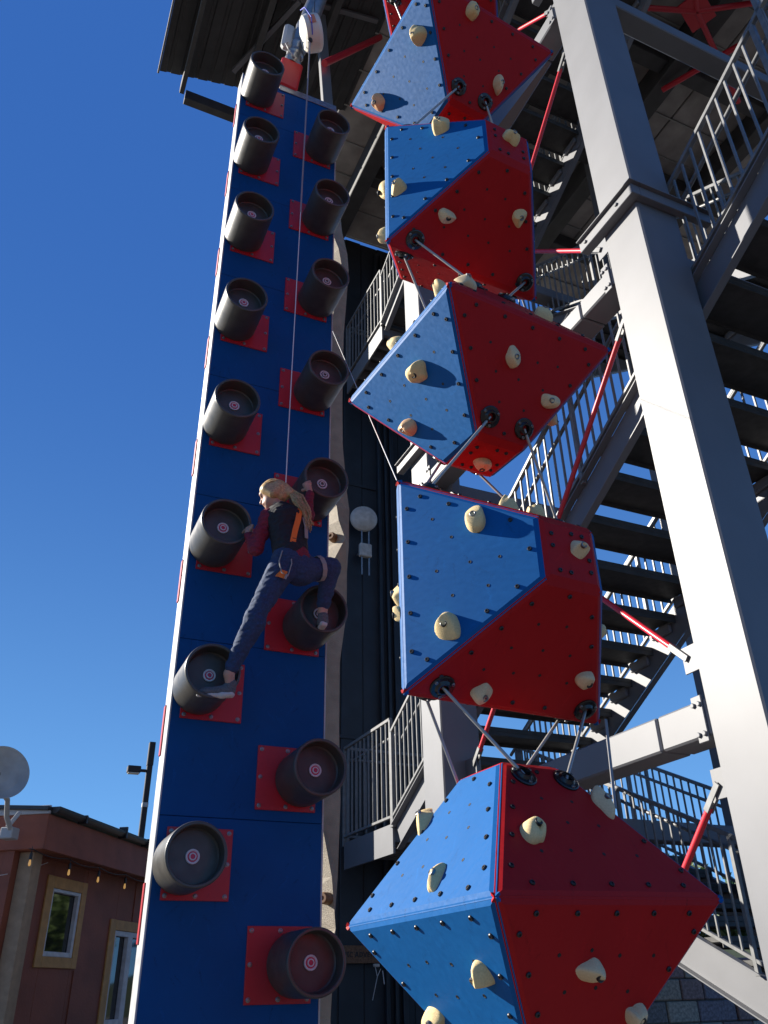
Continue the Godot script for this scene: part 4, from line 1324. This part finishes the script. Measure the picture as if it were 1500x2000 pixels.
func house() -> void:
	var t := thing("red_house", "low red-brown building with ochre window trim and dark gutter", "building", hp(2.5, 0, -2))
	var W := -0.35
	# front wall: board panels between thin joints, round the openings
	var st := mk()
	for q in [[0.0, 1.02, 0.0, 3.2], [1.025, 1.82, 0.0, 2.04], [1.025, 1.82, 2.84, 3.2], [1.825, 1.945, 0.0, 3.2], [1.955, 3.01, 0.0, 3.2], [3.015, 4.4, 2.45, 3.2], [4.405, 7.5, 0.0, 3.2]]:
		st = mk()
		hbox(st, Vector3(q[0], q[2], W - 0.12), Vector3(q[1], q[3], W), 0.003)
		part("wall_panel", st, "house", t)
	for s in [1.95, 3.6]:
		st = mk()
		hbox(st, Vector3(s - 0.022, 0.0 if s < 3 else 2.6, W + 0.0005), Vector3(s + 0.022, 1.90 if s < 3 else 3.15, W + 0.016), 0.003)
		part("batten", st, "house", t)
	# left end wall and dark backing, so that nothing shows through
	st = mk()
	hbox(st, Vector3(0.02, 0.0, -6.0), Vector3(0.14, 3.2, W - 0.125), 0.003)
	part("end_wall", st, "house", t)
	st = mk()
	hbox(st, Vector3(0.2, 0.0, -1.7), Vector3(7.4, 3.2, -1.6), 0.0)
	part("inner_wall", st, "black", t)
	st = mk()
	hbox(st, Vector3(-0.0, 3.152, -6.0), Vector3(7.5, 3.17, -0.002), 0.0)
	part("soffit", st, "fascia", t)
	st = mk()
	hbox(st, Vector3(0.0, 3.155, 0.0), Vector3(7.5, 3.56, 0.03), 0.004)
	part("front_fascia", st, "fascia", t)
	st = mk()
	hbox(st, Vector3(-0.032, 3.155, -6.0), Vector3(-0.002, 3.56, 0.03), 0.004)
	part("side_fascia", st, "fascia", t)
	# roof: a low slope rising away from the gutter
	st = mk()
	box(st, Transform3D(Basis(HD, Vector3.UP, HN).rotated(HD, 0.06), hp(3.7, 3.80, -3.0)), Vector3(7.6, 0.05, 6.1), 0.006)
	var rf := part("roof", st, "gutter", t)
	st = mk()
	hbox(st, Vector3(-0.05, 3.56, -6.0), Vector3(-0.005, 3.66, 0.04), 0.004)
	part("flashing", st, "flashing", rf)
	# half round gutter with brackets
	st = mk()
	var prev := []
	for k in 9:
		var a := PI + PI * k / 8.0
		prev.append(Vector2(0.085 + cos(a) * 0.065, 3.645 + sin(a) * 0.075))
	for k in 8:
		var a: Vector2 = prev[k]; var b: Vector2 = prev[k + 1]
		var n := HN * (a.x + b.x - 0.17) + Vector3(0, a.y + b.y - 7.29, 0)
		quad(st, hp(0.0, a.y, a.x), hp(7.5, a.y, a.x), hp(7.5, b.y, b.x), hp(0.0, b.y, b.x), n)
		tri(st, hp(0.0, 3.645, 0.085), hp(0.0, a.y, a.x), hp(0.0, b.y, b.x), -HD)
	part("gutter", st, "gutter", t)
	for s in [0.72, 1.95, 2.75, 3.6]:
		st = mk()
		hbox(st, Vector3(s - 0.02, 3.555, 0.031), Vector3(s + 0.02, 3.66 + (0.05 if s == 1.95 else 0.0), 0.158), 0.004)
		part("gutter_bracket", st, "black", t)
	# corner post
	st = mk()
	hbox(st, Vector3(0.12, 0.0, W + 0.002), Vector3(0.33, 3.15, W + 0.19), 0.006)
	part("corner_post", st, "timber_post", t)
	st = mk()
	hbox(st, Vector3(0.332, 0.0, W + 0.002), Vector3(0.43, 3.148, W + 0.12), 0.006)
	part("post_trim", st, "timber", t)
	# window
	st = mk()
	hbox(st, Vector3(1.03, 2.05, W - 0.06), Vector3(1.815, 2.83, W - 0.052), 0.0)
	var win := part("window", st, "glass", t)
	for q in [[0.86, 1.03, 1.92, 2.975], [1.815, 1.95, 1.92, 2.975], [1.031, 1.814, 2.835, 2.973], [1.031, 1.814, 1.922, 2.045]]:
		st = mk()
		hbox(st, Vector3(q[0], q[2], W + 0.0), Vector3(q[1], q[3], W + 0.024), 0.004)
		part("trim_board", st, "timber", win)
	for q in [[1.035, 1.075, 2.045, 2.835], [1.75, 1.812, 2.045, 2.835], [1.076, 1.749, 2.79, 2.834], [1.076, 1.749, 2.046, 2.105]]:
		st = mk()
		hbox(st, Vector3(q[0], q[2], W - 0.05), Vector3(q[1], q[3], W + 0.012), 0.006)
		part("frame_bar", st, "vinyl", win)
	# glazed door
	st = mk()
	hbox(st, Vector3(3.02, 0.1, W - 0.07), Vector3(4.4, 2.44, W - 0.062), 0.0)
	var door := part("glazed_door", st, "glass", t)
	for q in [[2.83, 3.018, 0.0, 2.585], [3.019, 4.5, 2.447, 2.583]]:
		st = mk()
		hbox(st, Vector3(q[0], q[2], W + 0.0), Vector3(q[1], q[3], W + 0.024), 0.004)
		part("trim_board", st, "timber", door)
	for q in [[3.02, 3.08, 0.1, 2.445], [3.52, 3.68, 0.1, 2.445], [4.3, 4.4, 0.1, 2.445], [3.081, 3.519, 2.37, 2.444], [3.681, 4.299, 2.37, 2.444], [3.081, 3.519, 1.2, 1.3]]:
		st = mk()
		hbox(st, Vector3(q[0], q[2], W - 0.06), Vector3(q[1], q[3], W + 0.0115), 0.006)
		part("frame_bar", st, "vinyl", door)
	# hanging bulbs under the eave
	for s in [-0.18, 0.777, 1.605, 2.464]:
		var lab: String = {-0.18: "warm filament bulb hanging in front of the ochre corner post", 0.777: "warm filament bulb hanging between corner post and small window", 1.605: "warm filament bulb hanging above the right of the small window", 2.464: "warm filament bulb hanging between small window and glazed door"}[s]
		var b := thing("hanging_bulb", lab, "light bulb", hp(s, 2.93, 0.0), "filament bulbs under the eave")
		st = mk()
		lathe(st, Transform3D(Basis.IDENTITY, hp(s, 2.93, -0.02)), [Vector2(0.0, 0.012), Vector2(0.009, 0.015), Vector2(0.016, 0.028), Vector2(0.016, 0.045), Vector2(0.011, 0.075), Vector2(0.010, 0.085)], 14)
		part("glass_bulb", st, "bulb", b)
		st = mk()
		lathe(st, Transform3D(Basis.IDENTITY, hp(s, 2.93, -0.02)), [Vector2(0.011, 0.084), Vector2(0.018, 0.086), Vector2(0.018, 0.15), Vector2(0.008, 0.165), Vector2(0.0, 0.165)], 12)
		tube(st, [hp(s, 3.09, -0.02), hp(s, 3.16, -0.02)], 0.005, 6)
		part("socket", st, "black", b)
	st = mk()
	var pts := []
	for k in 40:
		var s := -0.25 + k * 0.09
		var f := fposmod((s + 0.18) / 0.88, 1.0)
		pts.append(hp(s, 3.135 - 0.035 * sin(f * PI), -0.02))
	tube(st, pts, 0.006, 6)
	solo("string_cable", "black cable of the bulb string along the eave", "cable", st, "black")
	st = mk()
	pts = []
	for k in 14:
		var f := k / 13.0
		pts.append(Vector3(-0.4, 2.78, -10.9).lerp(hp(0.72, 3.1, -0.3), f) - Vector3(0, sin(f * PI) * 0.05 + f * (1.0 - f) * 0.12, 0))
	tube(st, pts, 0.005, 6)
	solo("white_wire", "thin white wire looping in from the left to the ochre corner post", "wire", st, "wire_white")
	# satellite dish on the corner
	var d := thing("satellite_dish", "pale grey satellite dish on a bent arm at the building corner", "satellite dish", Vector3(0.15, 3.3, -11.35))
	st = mk()
	var c := Vector3(-0.06, 3.84, -10.75)
	var ax := Vector3(0.25, 0.28, 0.93).normalized()
	var tf := Transform3D(frame(ax, Vector3.RIGHT).scaled_local(Vector3(1.0, 1.0, 1.08)), c)
	lathe(st, tf, [Vector2(0.0, 0.0), Vector2(0.1, 0.008), Vector2(0.2, 0.034), Vector2(0.27, 0.064), Vector2(0.297, 0.08), Vector2(0.302, 0.078), Vector2(0.297, 0.066), Vector2(0.2, 0.02), Vector2(0.1, -0.006), Vector2(0.0, -0.014)], 48)
	part("reflector", st, "dish", d)
	st = mk()
	tube(st, [c + Vector3(0.0, -0.12, -0.06), Vector3(0.07, 3.62, -11.02), Vector3(0.1, 3.46, -11.2), Vector3(0.17, 3.34, -11.30)], 0.03, 10)
	part("bent_arm", st, "dish_arm", d)
	st = mk()
	box(st, Transform3D(Basis(HD, Vector3.UP, HN), Vector3(0.17, 3.3, -11.37)), Vector3(0.16, 0.13, 0.16), 0.01)
	bar(st, Vector3(0.13, 3.36, -11.3), Vector3(0.24, 3.55, -11.38), 0.05, 0.02)
	part("bracket", st, "dish_arm", d)
	var tm := TextMesh.new()
	var f := SystemFont.new()
	f.font_names = PackedStringArray(["Droid Sans"])
	tm.font = f
	tm.text = "U"
	tm.font_size = 48
	tm.pixel_size = 0.0012
	tm.depth = 0.002
	inst("lettering", tm, "ink", d, Transform3D(Basis(tf.basis.x.normalized(), -tf.basis.z.normalized(), ax), c + ax * 0.016 + tf.basis.x.normalized() * -0.02))
	# lamp post behind
	var l := thing("lamp_post", "black square lamp post with a side lamp head behind the building", "lamp post", Vector3(2.42, 0, -16.1))
	st = mk()
	abox(st, Vector3(2.37, 0.0, -16.15), Vector3(2.47, 5.72, -16.05), 0.008)
	part("post", st, "black", l)
	st = mk()
	abox(st, Vector3(2.363, 5.3, -16.157), Vector3(2.477, 5.74, -16.043), 0.01)
	part("cap_sleeve", st, "black", l)
	st = mk()
	abox(st, Vector3(2.02, 5.15, -16.16), Vector3(2.26, 5.27, -16.0), 0.012)
	abox(st, Vector3(2.262, 5.18, -16.11), Vector3(2.369, 5.23, -16.07), 0.004)
	part("lamp_head", st, "black", l)
	st = mk()
	abox(st, Vector3(2.04, 5.135, -16.15), Vector3(2.24, 5.149, -16.01), 0.002)
	part("lens", st, "device_white", l)
	st = mk()
	abox(st, Vector3(2.366, 4.56, -16.154), Vector3(2.474, 4.64, -16.046), 0.002)
	part("sticker", st, "radome", l)
# ---------- ground, block wall, trees beyond ----------
func leaf_mass(seed_: int, rad: Vector3, n: int, size: float) -> ArrayMesh:
	var r := RandomNumberGenerator.new()
	r.seed = seed_
	var st := mk()
	var clumps := []
	for i in 26:
		var v := Vector3(r.randf_range(-1, 1), r.randf_range(-0.9, 1), r.randf_range(-1, 1))
		while v.length() > 1.0: v = Vector3(r.randf_range(-1, 1), r.randf_range(-0.9, 1), r.randf_range(-1, 1))
		clumps.append([v * rad * 0.8, r.randf_range(0.2, 0.42)])
	for i in n:
		var c: Array = clumps[r.randi() % clumps.size()]
		var d := Vector3(r.randfn(), r.randfn(), r.randfn()).normalized()
		var p: Vector3 = c[0] + d * rad * c[1] * pow(r.randf(), 0.4)
		var u := Vector3(r.randfn(), r.randfn(), r.randfn()).normalized()
		var v := u.cross(Vector3(r.randfn(), r.randfn(), r.randfn())).normalized()
		var s := size * r.randf_range(0.6, 1.3)
		quad(st, p - u * s, p + v * s * 0.5, p + u * s, p - v * s * 0.5, d)
	return st.commit()

func far() -> void:
	var st := mk()
	quad(st, Vector3(-400, 0, -400), Vector3(400, 0, -400), Vector3(400, 0, 400), Vector3(-400, 0, 400), Vector3.UP)
	structure("ground", st, "ground")
	# a wooded bank far behind
	st = mk()
	var w := 24
	for i in w:
		var x0 := -60.0 + i * 8.0
		var x1 := x0 + 8.0
		var h0 := 3.5 + 1.6 * sin(i * 0.9) + 0.8 * sin(i * 2.3)
		var h1 := 3.5 + 1.6 * sin((i + 1) * 0.9) + 0.8 * sin((i + 1) * 2.3)
		quad(st, Vector3(x0, 0.01, -52), Vector3(x1, 0.01, -52), Vector3(x1, h1, -68), Vector3(x0, h0, -68), Vector3(0, 1, 1))
		quad(st, Vector3(x0, 0.01, -90), Vector3(x1, 0.01, -90), Vector3(x1, h1, -68), Vector3(x0, h0, -68), Vector3(0, 1, -1))
	structure("hills", st, "grass")
	# trees: two crown shapes, placed by kind
	var crowns := [leaf_mass(4, Vector3(2.0, 2.2, 2.0), 3600, 0.17), leaf_mass(9, Vector3(2.6, 2.0, 2.4), 4200, 0.18)]
	st = mk()
	tube(st, [Vector3(0, 0, 0), Vector3(0.08, 1.2, 0.03), Vector3(0.02, 2.4, 0.1), Vector3(0.1, 3.6, 0.05)], 0.16, 9)
	tube(st, [Vector3(0.05, 1.7, 0.05), Vector3(0.7, 2.8, 0.3), Vector3(1.0, 3.5, 0.4)], 0.08, 7)
	tube(st, [Vector3(0.05, 2.0, 0.08), Vector3(-0.6, 3.0, -0.3), Vector3(-0.9, 3.8, -0.2)], 0.07, 7)
	var trunk := st.commit()
	var spots := [[17.0, -21.0, 0, 0.9], [21.5, -24.5, 1, 1.0], [24.5, -21.0, 0, 1.1], [28.0, -26.0, 1, 1.05], [14.0, -27.0, 1, 0.95], [32.0, -23.0, 0, 1.1]]
	for s in spots:
		var p := Vector3(s[0], 0, s[1])
		var t := thing("leafy_tree", ["upright green leafy tree standing behind the stair tower", "broad darker leafy tree standing behind the stair tower"][s[2]], "tree", p, "trees beyond the stair tower")
		var b := Basis.IDENTITY.rotated(Vector3.UP, s[0]).scaled(Vector3.ONE * s[3])
		inst("trunk", trunk, "bark", t, Transform3D(b, p))
		inst("crown", crowns[s[2]], ["leaf", "leaf_dark"][s[2]], t, Transform3D(b, p + Vector3(0, 3.6 * s[3], 0)))
	# small pale house far behind the railings
	var t := thing("far_house", "small pale distant house among the trees beyond the railings", "building", Vector3(24, 0, -34))
	st = mk()
	abox(st, Vector3(21, 0, -37), Vector3(28, 3.6, -32), 0.02)
	part("walls", st, "far_wall", t)
	st = mk()
	quad(st, Vector3(20.6, 3.6, -31.6), Vector3(28.4, 3.6, -31.6), Vector3(28.4, 5.2, -34.5), Vector3(20.6, 5.2, -34.5), Vector3(0, 1, 1))
	quad(st, Vector3(20.6, 3.6, -37.4), Vector3(28.4, 3.6, -37.4), Vector3(28.4, 5.2, -34.5), Vector3(20.6, 5.2, -34.5), Vector3(0, 1, -1))
	tri(st, Vector3(20.6, 3.6, -31.6), Vector3(20.6, 3.6, -37.4), Vector3(20.6, 5.2, -34.5), Vector3.LEFT)
	tri(st, Vector3(28.4, 3.6, -31.6), Vector3(28.4, 3.6, -37.4), Vector3(28.4, 5.2, -34.5), Vector3.RIGHT)
	part("roof", st, "gutter", t)
	for k in 3:
		st = mk()
		abox(st, Vector3(21.8 + k * 2.0, 1.2, -31.995), Vector3(22.8 + k * 2.0, 2.4, -31.96))
		part("window", st, "glass", t)

func block_wall() -> void:
	# block wall seen under the lowest flight
	var t := thing("block_wall", "mottled stone block retaining wall under the lowest stair flight", "wall", Vector3(10.2, 0, -11.0))
	var st := mk()
	abox(st, Vector3(7.6, 0.0, -11.3), Vector3(13.0, 1.86, -11.02))
	part("mortar_core", st, "mortar", t)
	var meshes := []
	for L in [0.42, 0.58, 0.72]:
		st = mk()
		box(st, Transform3D.IDENTITY, Vector3(L - 0.016, 0.262, 0.1), 0.015)
		meshes.append(st.commit())
	var y := 0.14
	while y < 1.95:
		var x := 7.6
		while x < 12.6:
			var k := rng.randi() % 3
			var L: float = [0.42, 0.58, 0.72][k]
			inst("stone_block", meshes[k], "block%d" % (rng.randi() % 5), t, Transform3D(Basis.IDENTITY, Vector3(x + L * 0.5, y, -11.02 + rng.randf_range(-0.012, 0.015))))
			x += L
		y += 0.278
func _ready() -> void:
	rng.seed = 11
	# camera
	var cam := Camera3D.new()
	cam.name = "camera"
	add_child(cam)
	cam.transform = Transform3D(Basis(Vector3(0.913939, -0.017598, 0.40547), Vector3(-0.189738, 0.864631, 0.465202), Vector3(-0.358768, -0.5021, 0.786881)), Vector3(0, 1.6, 0))
	cam.fov = 63.743
	cam.near = 0.05
	cam.far = 900.0
	cam.current = true
	# sky
	var env := Environment.new()
	env.background_mode = Environment.BG_SKY
	var sky := Sky.new()
	var sm := ProceduralSkyMaterial.new()
	sm.sky_top_color = SKY_TOP
	sm.sky_horizon_color = SKY_HOR
	sm.sky_curve = 0.2
	sm.ground_bottom_color = Color(0.3, 0.29, 0.27)
	sm.ground_horizon_color = SKY_HOR
	sm.sun_angle_max = 1.0
	sm.energy_multiplier = 1.0
	sky.sky_material = sm
	env.sky = sky
	env.background_energy_multiplier = SKY_E
	env.tonemap_mode = Environment.TONE_MAPPER_LINEAR
	env.tonemap_exposure = EXPOSURE
	env.sdfgi_enabled = true
	env.ssao_enabled = true
	env.ssil_enabled = true
	var we := WorldEnvironment.new()
	we.name = "world_environment"
	we.environment = env
	add_child(we)
	# sun, from the left and a little behind the barrel wall
	var sun := DirectionalLight3D.new()
	sun.name = "sun"
	add_child(sun)
	sun.look_at_from_position(SUN * 60.0, Vector3.ZERO, Vector3.UP)
	sun.light_energy = 1.6
	sun.light_color = Color(1.0, 0.97, 0.92)
	sun.light_angular_distance = 0.5
	sun.shadow_enabled = true
	materials()
	far()
	tower_units(true)
	tower()
	roof()
	dark_wall()
	block_wall()
	tower_units(false)
	rock_wall()
	house()
	barrel_wall()
	belay()
	modules()
	climber()

const EXPOSURE := 2.3
const SKY_E := 0.5
const SKY_TOP := Color(0.20, 0.385, 0.68)
const SKY_HOR := Color(0.50, 0.76, 1.0)
